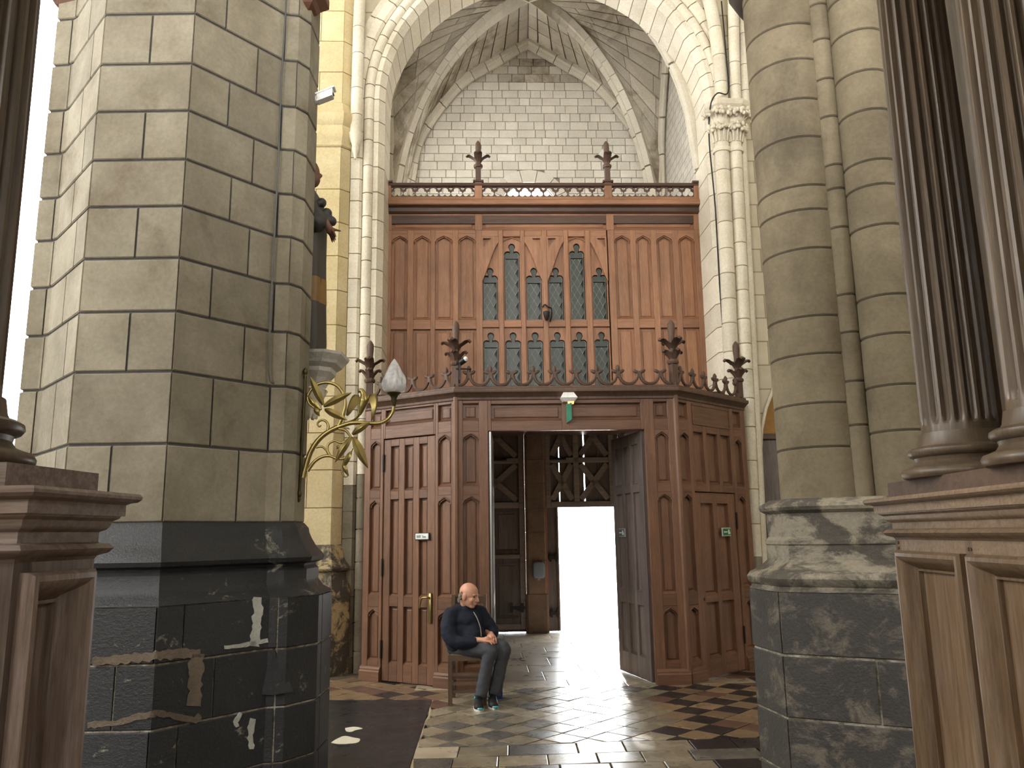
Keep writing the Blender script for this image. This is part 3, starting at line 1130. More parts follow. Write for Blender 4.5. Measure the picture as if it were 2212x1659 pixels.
CB = [(1.50, 5.27), (1.558, 4.88), (2.5, 4.38), (3.6, 4.38), (3.6, 6.2), (2.1, 6.2), (1.76, 5.9)]
CP = [(-.16, 1.79), (-.10, 1.757), (-.092, 1.74), (-.10, 1.72), (-.135, 1.70), (-.14, 1.56), (-.118, 1.535), (-.118, 1.515), (-.127, 1.505), (-.127, 1.42), (-.105, 1.40), (-.065, 1.368), (-.012, 1.345), (.008, 1.315), (0, 1.285), (-.022, 1.268), (-.012, 1.25), (0, 1.24)]
for a, b in ((0, 1), (1, 2), (2, 3), (3, 5), (5, 7)):
    obj('base_moulding', moulded(CB, CP, a, b), M['column_base'], ccol, loc=CO, smooth=38)
obj('base_top', MB().prism_z(offset(CB, -.15), 1.2, 1.788), M['column_base'], ccol, loc=CO)
pcb = Perim(CB)
obj('plinth_mortar', MB().prism_z(offset(CB, -.01), 0, 1.25), M['black_joint'], ccol, loc=CO)
for k, (z0, z1) in enumerate(((0, .22), (.22, .53), (.53, .88), (.88, 1.245))):
    cuts = [0, pcb.c[1], pcb.c[1] + .5 + .3 * (k % 2), pcb.c[2], pcb.c[3], pcb.c[5], pcb.L]
    for a, b in zip(cuts, cuts[1:]):
        obj('plinth_block', perim_block(pcb, a, b, z0, z1, ch=.006), M['plinth_grey'], ccol, loc=CO)
cl = MB().lathe([(.27, 5.44), (.33, 5.47), (.36, 5.52), (.4, 5.6), (.38, 5.66)], 24, 2.07, 5.3)
obj('capital_ring', cl, plain('dark_capital', (66, 58, 50), .7), ccol, loc=CO, smooth=40, label='dark moulded ring of the capital at the top edge')

# ---- yellow pier left of the arch
YP = [(-3.4, .1), (-3.4, -.15), (-2.53, -.15), (-2.43, -.05), (-2.43, .1)]
yp = thing('sandstone_pier', 'yellow sandstone pier with moulded impost between the pillar and the arch', 'pier', WORG, WA)
enlarge(yp)
pmy = Perim(YP)
obj('mortar', MB().prism_z(offset(YP, -.008), 0, 10.5), M['yellow_joint'], yp)
z = 1.5
rowk = 0
while z < 10.4:
    h = .43 if not (6.2 < z < 6.4) else .6
    z1 = 6.36 if z < 6.3 < z + h + .25 else z + h
    if z1 <= 6.361 or z >= 6.9:
        dc = M['yellow'] if z > 1.2 else M['old_base']
        cuts = [0, pmy.c[1], pmy.c[1] + .28 + .3 * (rowk % 2), pmy.c[2], pmy.c[4]]
        for a, b in zip(cuts, cuts[1:]):
            obj('stone_block', perim_block(pmy, a, b, z, z1, g=.004, ch=.004), dc, yp)
    z = 6.95 if abs(z1 - 6.36) < .01 else z1
    rowk += 1
IMP = [(0, 6.36), (.02, 6.375), (.022, 6.43), (.045, 6.46), (.06, 6.5), (.065, 6.55), (.04, 6.56), (.042, 6.63), (.075, 6.66), (.1, 6.7), (.1, 6.77), (.06, 6.82), (.02, 6.93), (0, 6.955)]
for a, b in ((1, 2), (2, 4)):
    obj('impost', moulded(YP, IMP, a, b), M['yellow'], yp, smooth=38)
YB = [(0, 1.52), (.022, 1.49), (.03, 1.45), (.03, 1.40), (.05, 1.34), (.095, 1.28), (.10, 1.255), (.09, 1.23), (.06, 1.22), (.065, 1.13), (.10, 1.05), (.115, 1.0), (.115, 0)]
for a, b in ((1, 2), (2, 4)):
    obj('base_moulding', moulded(YP, YB, a, b), M['old_base'], yp, smooth=30)


def nave_rib(parent, pts, r, n, mat, name='rib_stone'):
    P = spline(pts, 8)
    m = len(P)
    for i in range(n):
        a, b = int(i * (m - 1) / n), int((i + 1) * (m - 1) / n)
        q = [P[k].copy() for k in range(a, b + 1)]
        d = (q[-1] - q[0]).normalized() * .004
        q[0] += d
        q[-1] -= d
        obj(name, MB().tube([tuple(x) for x in q], r, 12), mat, parent, smooth=50)


nave_rib(yp, [Vector(p) for p in ((-2.36, -.1, 6.55), (-2.35, -.12, 7.4), (-2.34, -.13, 8.4), (-2.26, -.16, 9.6))], .075, 7, M['arch'])
cb = MB().lathe([(.015, 6.22), (.03, 6.3), (.05, 6.36), (.045, 6.4), (.085, 6.5), (.09, 6.56)], 14, -2.36, -.1)
obj('corbel', cb, M['arch'], yp, smooth=50)

# ---- shafts with leaf capital on the right jamb
rs_ = thing('jamb_shafts', 'slender cream stone shafts with leafy capital on the right arch jamb', 'shafts', WORG, WA)
enlarge(rs_)
rs_.rotation_euler[1] = LEAN
rs_.location = (AORG[0] - .165 * AS * CA, AORG[1] - .165 * AS * SA, AORG[2])
SH = ((2.285, -.06, .092), (2.455, -.075, .078))
for cx, cy, r in SH:
    obj('mortar', MB().lathe([(r - .006, .9), (r - .006, 6.6)], 20, cx, cy), M['arch_joint'], rs_, smooth=50)
    z = 1.0
    while z < 6.38:
        h = R.uniform(.3, .4)
        z1 = z + h if 6.4 - z - h > .15 else 6.4
        obj('drum', drum(cx, cy, r, z, z1, 20, .004, .005), M['pillar'] if z1 < 1.4 else M['arch'], rs_, smooth=35)
        z = z1
    obj('capital_bell', MB().lathe([(r + .02, 6.38), (r + .028, 6.41), (r + .02, 6.44), (r, 6.46), (r + .01, 6.6), (r + .05, 6.78), (r + .1, 6.92)], 18, cx, cy), M['arch'], rs_, smooth=40)
    obj('shaft_base', MB().lathe([(r + .14, 0), (r + .14, .7), (r + .07, .78), (r + .1, .84), (r + .06, .9), (r + .08, .95), (r, 1.02)], 12, cx, cy), M['old_base'], rs_, smooth=35)
flat = MB().box(2.53, 2.615, -.06, .1, 0, 6.9, .02)
obj('flat_strip', flat, M['arch'], rs_)
# curled leaves of the capital
for cx, cy, r in SH:
    for lvl, (zz, rr, num) in enumerate(((6.68, r + .055, 7), (6.86, r + .115, 8))):
        for i in range(num):
            a = PI + PI * (i + .5) / num
            px, py = cx + rr * math.cos(a), cy + rr * math.sin(a)
            lf = MB()
            for k in range(4):
                b = a + (k - 1.5) * .5
                lf.ball((px + .028 * math.cos(b) + R.uniform(-.008, .008), py + .024 * math.sin(b), zz + R.uniform(-.03, .03) + (.02 if k in (1, 2) else -.01)), (.024, .02, .022 + R.uniform(0, .012)), 8, 6)
            lf.tube([(cx + (r + .01) * math.cos(a), cy + (r + .01) * math.sin(a), zz - .17), (cx + (r + .03) * math.cos(a), cy + (r + .03) * math.sin(a), zz - .07), (px, py, zz)], .013, 6)
            obj('leaf', lf, M['arch'], rs_, smooth=60)
AB = [(2.64, .1), (2.08, .1), (2.08, -.10), (2.2, -.235), (2.52, -.24), (2.64, -.17)]
AB = AB[::1]
ab = MB().rings([[(x, y, z) for x, y in offset(AB, d)] for d, z in ((-.05, 6.9), (-.03, 6.93), (-.03, 6.95), (0, 6.98), (.012, 7.02), (.0, 7.05), (-.03, 7.06))], True, True)
obj('abacus', ab, M['arch'], rs_)
nave_rib(rs_, [Vector(p) for p in ((2.30, -.1, 7.05), (2.28, -.12, 7.7), (2.18, -.14, 8.5), (1.95, -.15, 9.3))], .085, 6, M['arch'])
nave_rib(rs_, [Vector(p) for p in ((2.47, -.14, 7.05), (2.46, -.2, 7.8), (2.43, -.4, 8.8), (2.38, -.8, 9.8))], .07, 7, M['arch'])
nave_rib(rs_, [Vector(p) for p in ((2.60, -.12, 7.05), (2.61, -.16, 8), (2.64, -.3, 9.4))], .06, 6, M['arch'])
cbl = MB().tube([tuple(p) for p in spline([Vector(p) for p in ((2.36, -.19, 8.4), (2.37, -.19, 7.6), (2.36, -.2, 7.1), (2.2, -.25, 7.05), (2.13, -.16, 6.92), (2.12, -.05, 6.5), (2.14, -.05, 5.6), (2.13, -.05, 4.4), (2.15, -.05, 3.3))], 6)], .009, 6)
o = enlarge(obj('cable', cbl, M['black'], None, 60, WORG, WA))
tag(o, 'thin black cable running down the right arch jamb past the leaf capital', 'cable')

# ================================================================== joinery helpers
def arch_top(x0, x1, z1, a):
    """points of a low pointed arch from the right shoulder over the apex to the left shoulder"""
    xc, hw = (x0 + x1) / 2, (x1 - x0) / 2
    ts = [(0, 0), (.03, .2), (.1, .36), (.22, .48), (.6, .75), (1, 1)]
    rgt = [(x1 - hw * t, z1 - a + a * k) for t, k in ts]
    lft = [(x0 + hw * t, z1 - a + a * k) for t, k in reversed(ts[:-1])]
    return rgt + lft


def inset(poly, d):
    return offset(poly, -d)


def panel(parent, fr, x0, x1, z0, z1, a, mats, name='panel', field=True, dep=.044):
    mv, mh = mats
    poly = [(x0, z0), (x1, z0), (x1, z1), (x0, z1)] if not a else [(x0, z0), (x1, z0)] + arch_top(x0, x1, z1, a)
    e = min(.034, (x1 - x0) * .2)
    r = [[(x, dep + .02, z) for x, z in poly], [(x, dep, z) for x, z in poly]]
    if field:
        r += [[(x, dep, z) for x, z in inset(poly, e)], [(x, dep - .009, z) for x, z in inset(poly, e + .004)], [(x, dep - .013, z) for x, z in inset(poly, e + .014)]]
    mb = MB().rings(r, False, True)
    # splayed sill
    mb.add([(x0, .0, z0), (x1, .0, z0), (x1, dep, z0 + .03), (x0, dep, z0 + .03), (x0, dep, z0), (x1, dep, z0)], [(0, 1, 2, 3), (0, 3, 4), (1, 5, 2)])
    obj(name, mb, mv if (z1 - z0) > (x1 - x0) else mh, parent, loc=fr[0], rz=fr[1])
    if a:
        head = [(x0, z1 - a)] + list(reversed(arch_top(x0, x1, z1, a)))[1:-1] + [(x1, z1 - a), (x1, z1 + .02), (x0, z1 + .02)]
        hb = MB().prism(head, 0.0, .05)
        at_ = list(reversed(arch_top(x0, x1, z1, a)))
        hb.tube([(x, .004, z) for x, z in at_], .009, 6)
        at2 = list(reversed(arch_top(x0 + .012, x1 - .012, z1 - .016, a)))
        hb.tube([(x, .016, z) for x, z in at2], .007, 6)
        obj('arch_head', hb, mh, parent, loc=fr[0], rz=fr[1])


def bay(parent, fr, xa, xb, za, zb, cols, mats, dep=.06, y=0.0):
    """framed panelling: stiles between the columns, rails between the panels of a column"""
    mv, mh = mats
    edges = [xa] + [q for c in cols for q in c[:2]] + [xb]
    if y:
        fr = ((fr[0][0] - y * math.sin(fr[1]), fr[0][1] + y * math.cos(fr[1]), fr[0][2]), fr[1])
    for k in range(0, len(edges), 2):
        if edges[k + 1] - edges[k] > .004:
            obj('stile', MB().box(edges[k], edges[k + 1], 0, dep, za, zb, .004), mv, parent, loc=fr[0], rz=fr[1])
    for x0, x1, ps in cols:
        z = za
        for p in sorted(ps):
            zt = p[0]
            if zt - z > .006:
                obj('rail', MB().box(x0, x1, .001, dep, z, zt, .004), mh, parent, loc=fr[0], rz=fr[1])
            z = p[1] + (.02 if p[2] else 0)
            panel(parent, fr, x0, x1, p[0], p[1], p[2], mats)
        if zb - z > .006:
            obj('rail', MB().box(x0, x1, .001, dep, z, zb, .004), mh, parent, loc=fr[0], rz=fr[1])


def blade(mb, ang, pts, th=.006, cx=0, cy=0):
    """a curling leaf: pts = (radius, height, width)"""
    ca, sa = math.cos(ang), math.sin(ang)
    rs = []
    for i, (r, z, w) in enumerate(pts):
        j, k = max(i - 1, 0), min(i + 1, len(pts) - 1)
        dr, dz = pts[k][0] - pts[j][0], pts[k][1] - pts[j][1]
        l = math.hypot(dr, dz) or 1
        nr, nz = -dz / l * th, dr / l * th
        c = (cx + r * ca, cy + r * sa, z)
        rs.append([(c[0] + sa * w / 2, c[1] - ca * w / 2, z), (c[0] + nr * ca, c[1] + nr * sa, z + nz), (c[0] - sa * w / 2, c[1] + ca * w / 2, z), (c[0] - nr * ca, c[1] - nr * sa, z - nz)])
    mb.rings(rs, True, True)


def finial_parts(parent, loc, rz, s=1.0, post=.24, mat='crest', bud=True, two=True):
    f = (loc, rz)
    h = post
    obj('finial_post', MB().box(-.036 * s, .036 * s, -.036 * s, .036 * s, 0, h), M[mat], parent, loc=loc, rz=rz)
    obj('finial_collar', MB().lathe([(.03 * s, h - .01), (.058 * s, h), (.066 * s, h + .02 * s), (.058 * s, h + .04 * s), (.035 * s, h + .05 * s)], 8, a0=PI / 8), M[mat], parent, loc=loc, rz=rz)
    z = h + .04 * s
    lv = MB().lathe([(.04 * s, z), (.034 * s, z + .1 * s), (.034 * s, z + .26 * s)], 8)
    for lev, (rr, zz, w, num, o) in enumerate(((.105, .10, .085, 4, 0), (.145, .22, .10, 4, 0)) if two else ((.14, .13, .1, 4, 0),)):
        for i in range(num):
            a = PI / 2 * i + PI / 4 * (0 if lev else 0)
            blade(lv, a, [(.02 * s, z + (zz - .1) * s, .04 * s), (.045 * s, z + (zz - .05) * s, w * s), (rr * .8 * s, z + (zz - .005) * s, w * 1.1 * s), (rr * s, z + zz * s, w * .8 * s), ((rr + .018) * s, z + (zz - .018) * s, w * .3 * s)], .018 * s)
    obj('finial_leaves', lv, M[mat], parent, smooth=40, loc=loc, rz=rz)
    if bud:
        z += (.22 if two else .12) * s
        obj('finial_bud', MB().lathe([(.03 * s, z), (.034 * s, z + .06 * s), (.04 * s, z + .13 * s), (.038 * s, z + .18 * s), (.02 * s, z + .215 * s), (.006 * s, z + .23 * s)], 12), M[mat], parent, smooth=50, loc=loc, rz=rz)


# ================================================================== upper gallery screen
scr = thing('gallery_screen', 'tall red-brown oak gallery screen with leaded lancets and pierced balustrade under the arch', 'gallery', WORG, WA)
enlarge(scr)
SF = ((0, .6, 0), 0.0)
SM = (M['screen_v'], M['screen_h'])
A_ = .085
LC = [(-1.979, -1.769), (-1.691, -1.468), (-1.408, -1.179), (-1.107, -.877)]
RCc = [(.96, 1.174), (1.248, 1.451), (1.524, 1.74), (1.82, 2.036)]
two = [(3.36, 4.215, 0), (4.34, 5.49, A_)]
bay(scr, SF, -2.07, -.795, 3.3, 5.56, [(a, b, two) for a, b in LC], SM)
bay(scr, SF, .875, 2.125, 3.3, 5.56, [(a, b, two) for a, b in RCc], SM)
bay(scr, SF, -2.07, 2.125, 5.56, 5.80, [(-1.98, -.885, [(5.575, 5.765, 0)]), (-.785, .865, [(5.575, 5.765, 0)]), (.965, 2.04, [(5.575, 5.765, 0)])], SM)
# middle: mullions, rails, braces, lancets
LAN = [(-.787, -.593), (-.502, -.302), (-.217, -.016), (.075, .27), (.361, .556), (.654, .844)]
muls = [(-.795, -.787 - .012)] + [(LAN[i][1] + .014, LAN[i + 1][0] - .014) for i in range(5)]
for i in range(5):
    a, b = LAN[i][1] + .014, LAN[i + 1][0] - .014
    obj('mullion', MB().box(a, b, -.012 if i == 2 else -.004, .05, 3.3, 5.56, .008), M['screen_v'], scr, loc=SF[0])
for z0, z1 in ((3.3, 3.38), (4.235, 4.325), (5.47, 5.56)):
    for i in range(6):
        a = LAN[i - 1][1] + .014 if False else LAN[i][0] - .014
        obj('rail', MB().box(a, LAN[i][1] + .014, .0, .05, z0, z1, .006), M['screen_h'], scr, loc=SF[0])


def lancet(x0, x1, zb, zs, n=7):
    W, xc = x1 - x0, (x0 + x1) / 2
    pts = [(x0, zb), (x1, zb), (x1, zs)]
    pts += [(xc + .27 * W + .25 * W * math.cos(a), zs + .27 * W + .25 * W * math.sin(a)) for a in [-.55 + (2.1 + .55) * k / n for k in range(n + 1)]]
    pts += [(xc + .23 * W * math.cos(a), zs + .80 * W + .25 * W * math.sin(a)) for a in [-.85 + (PI + 1.7) * k / 9 for k in range(10)]]
    pts += [(xc - .27 * W + .25 * W * math.cos(a), zs + .27 * W + .25 * W * math.sin(a)) for a in [PI - 2.1 + (2.1 + .55) * k / n for k in range(n + 1)]]
    pts += [(x0, zs)]
    return pts


def clip_rect(poly, x0, x1, z0, z1):
    for nx, ny, c in ((1, 0, x0), (-1, 0, -x1), (0, 1, z0), (0, -1, -z1)):
        poly = clip(poly, nx, ny, c)
        if len(poly) < 3:
            return []
    return poly


def glazed(x0, x1, zb, ztop, plate_top):
    W = x1 - x0
    zs = ztop - 1.05 * W
    hole = lancet(x0, x1, zb, zs)
    # wooden plate with the lancet cut through
    pa, pb = x0 - .016, x1 + .016
    obj('pierced_board', MB().prism([(pa, zb - .012), (pb, zb - .012), (pb, plate_top), (pa, plate_top)], .034, .058, holes=[hole]), M['screen_v'], scr, loc=SF[0])
    ins = inset(hole, .011)
    wnd = obj('window', MB().prism(hole, .10, .105), M['black'], scr, loc=SF[0], label='leaded lancet window of small grey-green panes')  # black backing sheet paints the shadow gap around the panes
    gx0, gx1 = x0 + .013, x1 - .013
    gz0 = zb + .01
    lead = MB()
    dx, dz = (gx1 - gx0) / 2, .152
    for (p, q) in (((gx0, gz0), (gx0, zs)), ((gx1, gz0), (gx1, zs)), ((gx0, gz0), (gx1, gz0))):
        lead.tube([(p[0], .068, p[1]), (q[0], .068, q[1])], .0042, 4)
    lead.tube([(x, .068, z) for x, z in ins[2:] ], .0042, 4)
    k = -6
    N = int((zs - gz0) / dz) + 3
    panes = []
    for i in range(-2, 4):
        for j in range(-2, 2 * N + 2):
            if (i + j) % 2:
                continue
            cx, cz = gx0 + i * dx / 2 + dx / 2 * 0, gz0 + j * dz / 2 + .03
            dia = [(cx - dx / 2, cz), (cx, cz - dz / 2), (cx + dx / 2, cz), (cx, cz + dz / 2)]
            c = clip_rect(dia, gx0, gx1, gz0, zs)
            if len(c) >= 3:
                panes.append(c)
                for m in range(4):
                    p, q = Vector(dia[m]), Vector(dia[(m + 1) % 4])
                    # clipped lead along one edge, drawn once per pair
                    if m in (0, 1):
                        t0, t1 = 0, 1
                        seg = [p, q]
                        ok = []
                        for t in [s / 12 for s in range(13)]:
                            r = p.lerp(q, t)
                            if gx0 - 1e-6 <= r.x <= gx1 + 1e-6 and gz0 <= r.y <= zs:
                                ok.append(r)
                        if len(ok) > 1:
                            lead.tube([(ok[0].x, .068, ok[0].y), (ok[-1].x, .068, ok[-1].y)], .0034, 4)
    for c in panes:
        ar = abs(sum(c[n - 1][0] * c[n][1] - c[n][0] * c[n - 1][1] for n in range(len(c)))) / 2
        if ar < .00004:
            continue
        t = R.uniform(-.012, .012), R.uniform(-.012, .012)
        cx, cz = sum(p[0] for p in c) / len(c), sum(p[1] for p in c) / len(c)
        mb = MB().rings([[(x, .069 + t[0] * (x - cx) + t[1] * (z - cz), z) for x, z in c], [(x, .076 + t[0] * (x - cx) + t[1] * (z - cz), z) for x, z in c]], True, True)
        obj('pane', mb, M['glass'], wnd)
    hp = inset([p for p in hole if p[1] >= zs - .001], .011)
    obj('pane', MB().prism(hp, .070, .076), M['glass'], wnd)
    obj('lead_came', lead, M['lead'], wnd)


for i, (a, b) in enumerate(LAN):
    tall = i in (1, 4)
    glazed(a, b, 4.34, 5.385 if tall else 5.05, 5.47)
    glazed(a, b, 3.40, 4.175, 4.235)
    if tall:
        panel_pts = arch_top(a - .012, b + .012, 5.465, .06)
        hb = MB()
        hb.tube([(x, .026, z) for x, z in reversed(panel_pts)], .012, 6)
        obj('hood_moulding', hb, M['screen_h'], scr, loc=SF[0])
# curved braces beside the tall lights
for x0, x1, sgn in ((-.80, -.575, 1), (-.235, -.002, -1), (.058, .285, 1), (.64, .858, -1)):
    Wd = x1 - x0
    cv = [(x0 + Wd * t if sgn > 0 else x1 - Wd * t, 4.86 + .54 * math.sin(t * PI / 2) ** 1.0 * (.55 + .45 * t)) for t in [k / 10 for k in range(11)]]
    xo = x0 if sgn > 0 else x1
    xi = x1 if sgn > 0 else x0
    poly = cv + [(xi, 5.47), (xo, 5.47)]
    hx = lambda t: xo + sgn * t
    hole = [(hx(.022), 5.445), (hx(.13), 5.445), (hx(.022), 5.32)]
    obj('brace', MB().prism(poly, -.006, .034, holes=[hole]), M['screen_v'], scr, loc=SF[0])
    obj('brace_bead', MB().tube([(x, .002, z) for x, z in cv], .008, 6), M['screen_h'], scr, loc=SF[0])
# cornice
def run(prof, ua, ub):
    return MB().rings([[(ua, y, z) for y, z in prof], [(ub, y, z) for y, z in prof]], True, True)


obj('cornice_cove', run([(.06, 5.79), (-.03, 5.79), (-.045, 5.81), (-.05, 5.855), (-.08, 5.875), (.06, 5.875)], -2.09, 2.14), M['screen_dark'], scr, loc=SF[0])
obj('cornice', run([(.1, 5.875), (-.10, 5.875), (-.115, 5.885), (-.115, 5.935), (-.09, 5.965), (.1, 5.975)], -2.10, 2.15), M['screen_h'], scr, loc=SF[0])
# balustrade
BY = -.05
obj('bottom_rail', MB().box(-2.08, 2.13, BY - .02, BY + .02, 5.965, 6.0), M['screen_h'], scr, loc=SF[0])
obj('top_rail', run([(BY - .03, 6.145), (BY - .04, 6.16), (BY - .04, 6.18), (BY - .028, 6.195), (BY + .028, 6.195), (BY + .04, 6.18), (BY + .03, 6.145)], -2.09, 2.14), M['screen_dark'], scr, loc=SF[0])
for ua, ub, hh in ((-2.08, -1.985, 6.2), (-.885, -.785, 6.21), (.845, .945, 6.21), (2.05, 2.135, 6.2)):
    obj('post', MB().box(ua, ub, BY - .035, BY + .035, 5.965, hh, .006), M['screen_v'], scr, loc=SF[0])
    obj('post_cap', MB().box(ua - .02, ub + .02, BY - .055, BY + .055, hh - .012, hh + .02, .008), M['screen_dark'], scr, loc=SF[0])


def trefoil_cell(w, h):
    lob = [((0, h * .66), .040), ((-.037, h * .36), .038), ((.037, h * .36), .038)]
    c0 = Vector((0, h * .46))
    pts = []
    for k in range(36):
        a = 2 * PI * k / 36
        d = Vector((math.cos(a), math.sin(a)))
        best = .012
        for (lx, lz), r in lob:
            q = c0 - Vector((lx, lz))
            b = q.dot(d)
            disc = b * b - (q.length_squared - r * r)
            if disc > 0:
                best = max(best, -b + math.sqrt(disc))
        pts.append((c0.x + d.x * best, c0.y + d.y * best))
    e = w / 2
    tri1 = [(-e + .003, h - .006), (-e + .003, h - .05), (-e + .034, h - .006)]
    tri2 = [(e - .003, h - .006), (e - .034, h - .006), (e - .003, h - .05)]
    return MB().prism([(-e, 0), (e, 0), (e, h), (-e, h)], -.009, .009, holes=[pts, tri1, tri2])


for ua, ub, num in ((-1.985, -.885, 7), (-.785, .845, 10), (.945, 2.05, 7)):
    w = (ub - ua) / num
    me = None
    for i in range(num):
        o = obj('trefoil_tracery', trefoil_cell(w, .148) if me is None else None, M['screen_dark'], scr, loc=(ua + w * (i + .5), SF[0][1] + BY, 5.998), mesh=me)
        me = o.data
web = plain('cobweb', (225, 224, 218), .9)
web.node_tree.nodes['Principled BSDF'].inputs['Alpha'].default_value = .45
for u in (-.835, .895):
    finial_parts(scr, (u, .6 + BY, 6.22), PI / 4 * 0, 1.0, .2, 'crest', True, False)
    wb = MB()
    z = 6.22
    for s in (-1, 1):
        wb.add([(s * .118, 0, .385), (s * .02, .0, .52), (s * .03, .004, .36)], [(0, 1, 2)])
    obj('cobweb', wb, web, scr, loc=(u, .6 + BY, 6.22))
# little cup bracket on the middle mullion
br = thing('wall_bracket', 'small dark iron cup and hook on the middle post of the gallery screen', 'bracket', al(.03, .575) + (4.33 * AS - .144,), WA)
obj('cup', MB().lathe([(.012, -.03), (.03, 0.0), (.045, .06), (.048, .09), (.04, .1)], 12, 0, -.045), M['iron'], br, smooth=40)
obj('hook', MB().tube([tuple(p) for p in spline([Vector(p) for p in ((-.05, -.02, .17), (-.02, -.05, .2), (.03, -.05, .16), (.07, -.03, .15), (.075, -.02, .05), (.05, -.02, -.04))], 5)], .012, 6), M['iron'], br, smooth=60)

# ================================================================== draught porch
PA, PB, PC, PD = (-2.22, .218), (-1.105, -.5), (1.39, -.5), (2.5, .49)
por = thing('draught_porch', 'polygonal carved oak draught porch with three doors below the gallery', 'porch', WORG, WA)
PM = (M['porch_v'], M['porch_h'])


def face(p, q):
    return ((p[0], p[1], 0), math.atan2(q[1] - p[1], q[0] - p[0])), math.hypot(q[0] - p[0], q[1] - p[1])


FL, LL = face(PA, PB)
FF, LF = face(PB, PC)
FR, LR = face(PC, PD)
T = [(.22, .79, .07), (.94, 2.02, .07), (2.14, 2.72, .07), (2.87, 3.06, 0)]


def plinth(fr, a, b):
    mb = MB().rings([[(a - .005, y, z), (b + .005, y, z), (b + .005, .04, z), (a - .005, .04, z)] for y, z in ((-.035, 0), (-.035, .105), (-.025, .118), (-.025, .135), (-.01, .155), (0, .16))], True, True)
    obj('plinth', mb, M['porch_h'], por, loc=fr[0], rz=fr[1])


# left face
bay(por, FL, 0, .284, 0, 3.15, [(.087, .242, T)], PM)
bay(por, FL, 1.039, LL, 0, 3.15, [(1.078, 1.26, T)], PM)
bay(por, FL, .284, 1.039, 2.735, 3.15, [(.31, 1.015, [(2.885, 3.07, 0)])], PM)
plinth(FL, 0, .28)
plinth(FL, 1.045, LL)
# front
bay(por, FF, 0, .358, 0, 3.15, [(.075, .255, T)], PM)
bay(por, FF, 2.125, LF, 0, 3.15, [(2.24, 2.394, T)], PM)
bay(por, FF, .358, 2.125, 2.745, 3.15, [(.395, 1.195, [(2.86, 3.05, 0)]), (1.275, 2.09, [(2.86, 3.05, 0)])], PM)
plinth(FF, 0, .33)
plinth(FF, 2.14, LF)
# right face
bay(por, FR, 0, .29, 0, 3.15, [(.05, .229, T)], PM)
bay(por, FR, 1.15, LR, 0, 3.15, [(1.21, 1.385, T)], PM)
bay(por, FR, .29, 1.15, 2.05, 3.15, [(.32, .53, [(2.14, 2.74, 0)]), (.605, .83, [(2.14, 2.74, 0)]), (.9, 1.115, [(2.14, 2.74, 0)])], PM)
obj('header_panel', MB().box(.33, 1.1, -.004, .0, 2.84, 3.05), M['porch_h'], por, loc=FR[0], rz=FR[1])
hp = MB()
for a, b, c, d in ((.315, 1.12, 2.825, 2.84), (.315, 1.12, 3.05, 3.065), (.315, .33, 2.825, 3.065), (1.105, 1.12, 2.825, 3.065)):
    hp.box(a, b, -.012, 0, c, d)
obj('header_moulding', hp, M['porch_h'], por, loc=FR[0], rz=FR[1])
plinth(FR, 0, .28)
plinth(FR, 1.16, LR)
for p, fr in ((PB, FF), (PC, FR)):
    obj('corner_post', MB().lathe([(.034, 0), (.034, 3.15)], 8, a0=PI / 8), M['porch_v'], por, loc=(p[0], p[1] + .012, 0))


def door_part(fr, xa, xb, za, zb, cols, name='door', label=None):
    d = bpy.data.objects.new(name, None)
    col.objects.link(d)
    d.parent = por
    d.location = fr[0]
    d.rotation_euler[2] = fr[1]
    if label:
        d['label'] = label
    bay(d, ((0, .012, 0), 0.0), xa, xb, za, zb, cols, PM, dep=.07)
    stp = MB().box(xa - .03, xa + .02, .075, .09, 0, zb + .03).box(xb - .02, xb + .03, .075, .09, 0, zb + .03).box(xa, xb, .075, .09, zb - .02, zb + .03)
    obj('door_stop', stp, M['porch_v'], d)  # strips added behind the door gaps to block light leaks
    return d


D3 = [(.2, .82, 0), (.93, 2.02, 0), (2.12, 2.64, 0)]
dl = door_part(FL, .292, 1.031, .012, 2.722, [(.388, .511, D3), (.593, .719, D3), (.805, .922, D3)], label='left side door with nine tall panels and brass handle')
hd = MB()
hd.box(.955, .995, -.012, .004, .66, .98, .006)
hd.tube([tuple(p) for p in spline([Vector(p) for p in ((.975, 0, .93), (.975, -.05, .935), (.95, -.055, .935), (.9, -.055, .925), (.875, -.052, .86), (.872, -.05, .82))], 5)], .0105, 8)
obj('handle', hd, M['brass'], dl, smooth=50, label='aged brass lever handle on long plate')
for z in (.25, 1.15, 2.35):
    obj('hinge', MB().box(.278, .3, -.012, .004, z, z + .2, .004), M['iron'], dl)
dr = door_part(FR, .298, 1.142, .012, 2.04, [(.41, .66, [(.21, .81, 0), (.89, 1.92, 0)]), (.745, .99, [(.21, .81, 0), (.89, 1.92, 0)])], label='right side door with four tall panels and green exit sign')
for z in (.3, 1.62):
    obj('hinge', MB().box(1.135, 1.157, -.012, .004, z, z + .2, .004), M['iron'], dr)
obj('keyhole', MB().box(.345, .36, -.003, .002, .84, .87), M['iron'], dr)

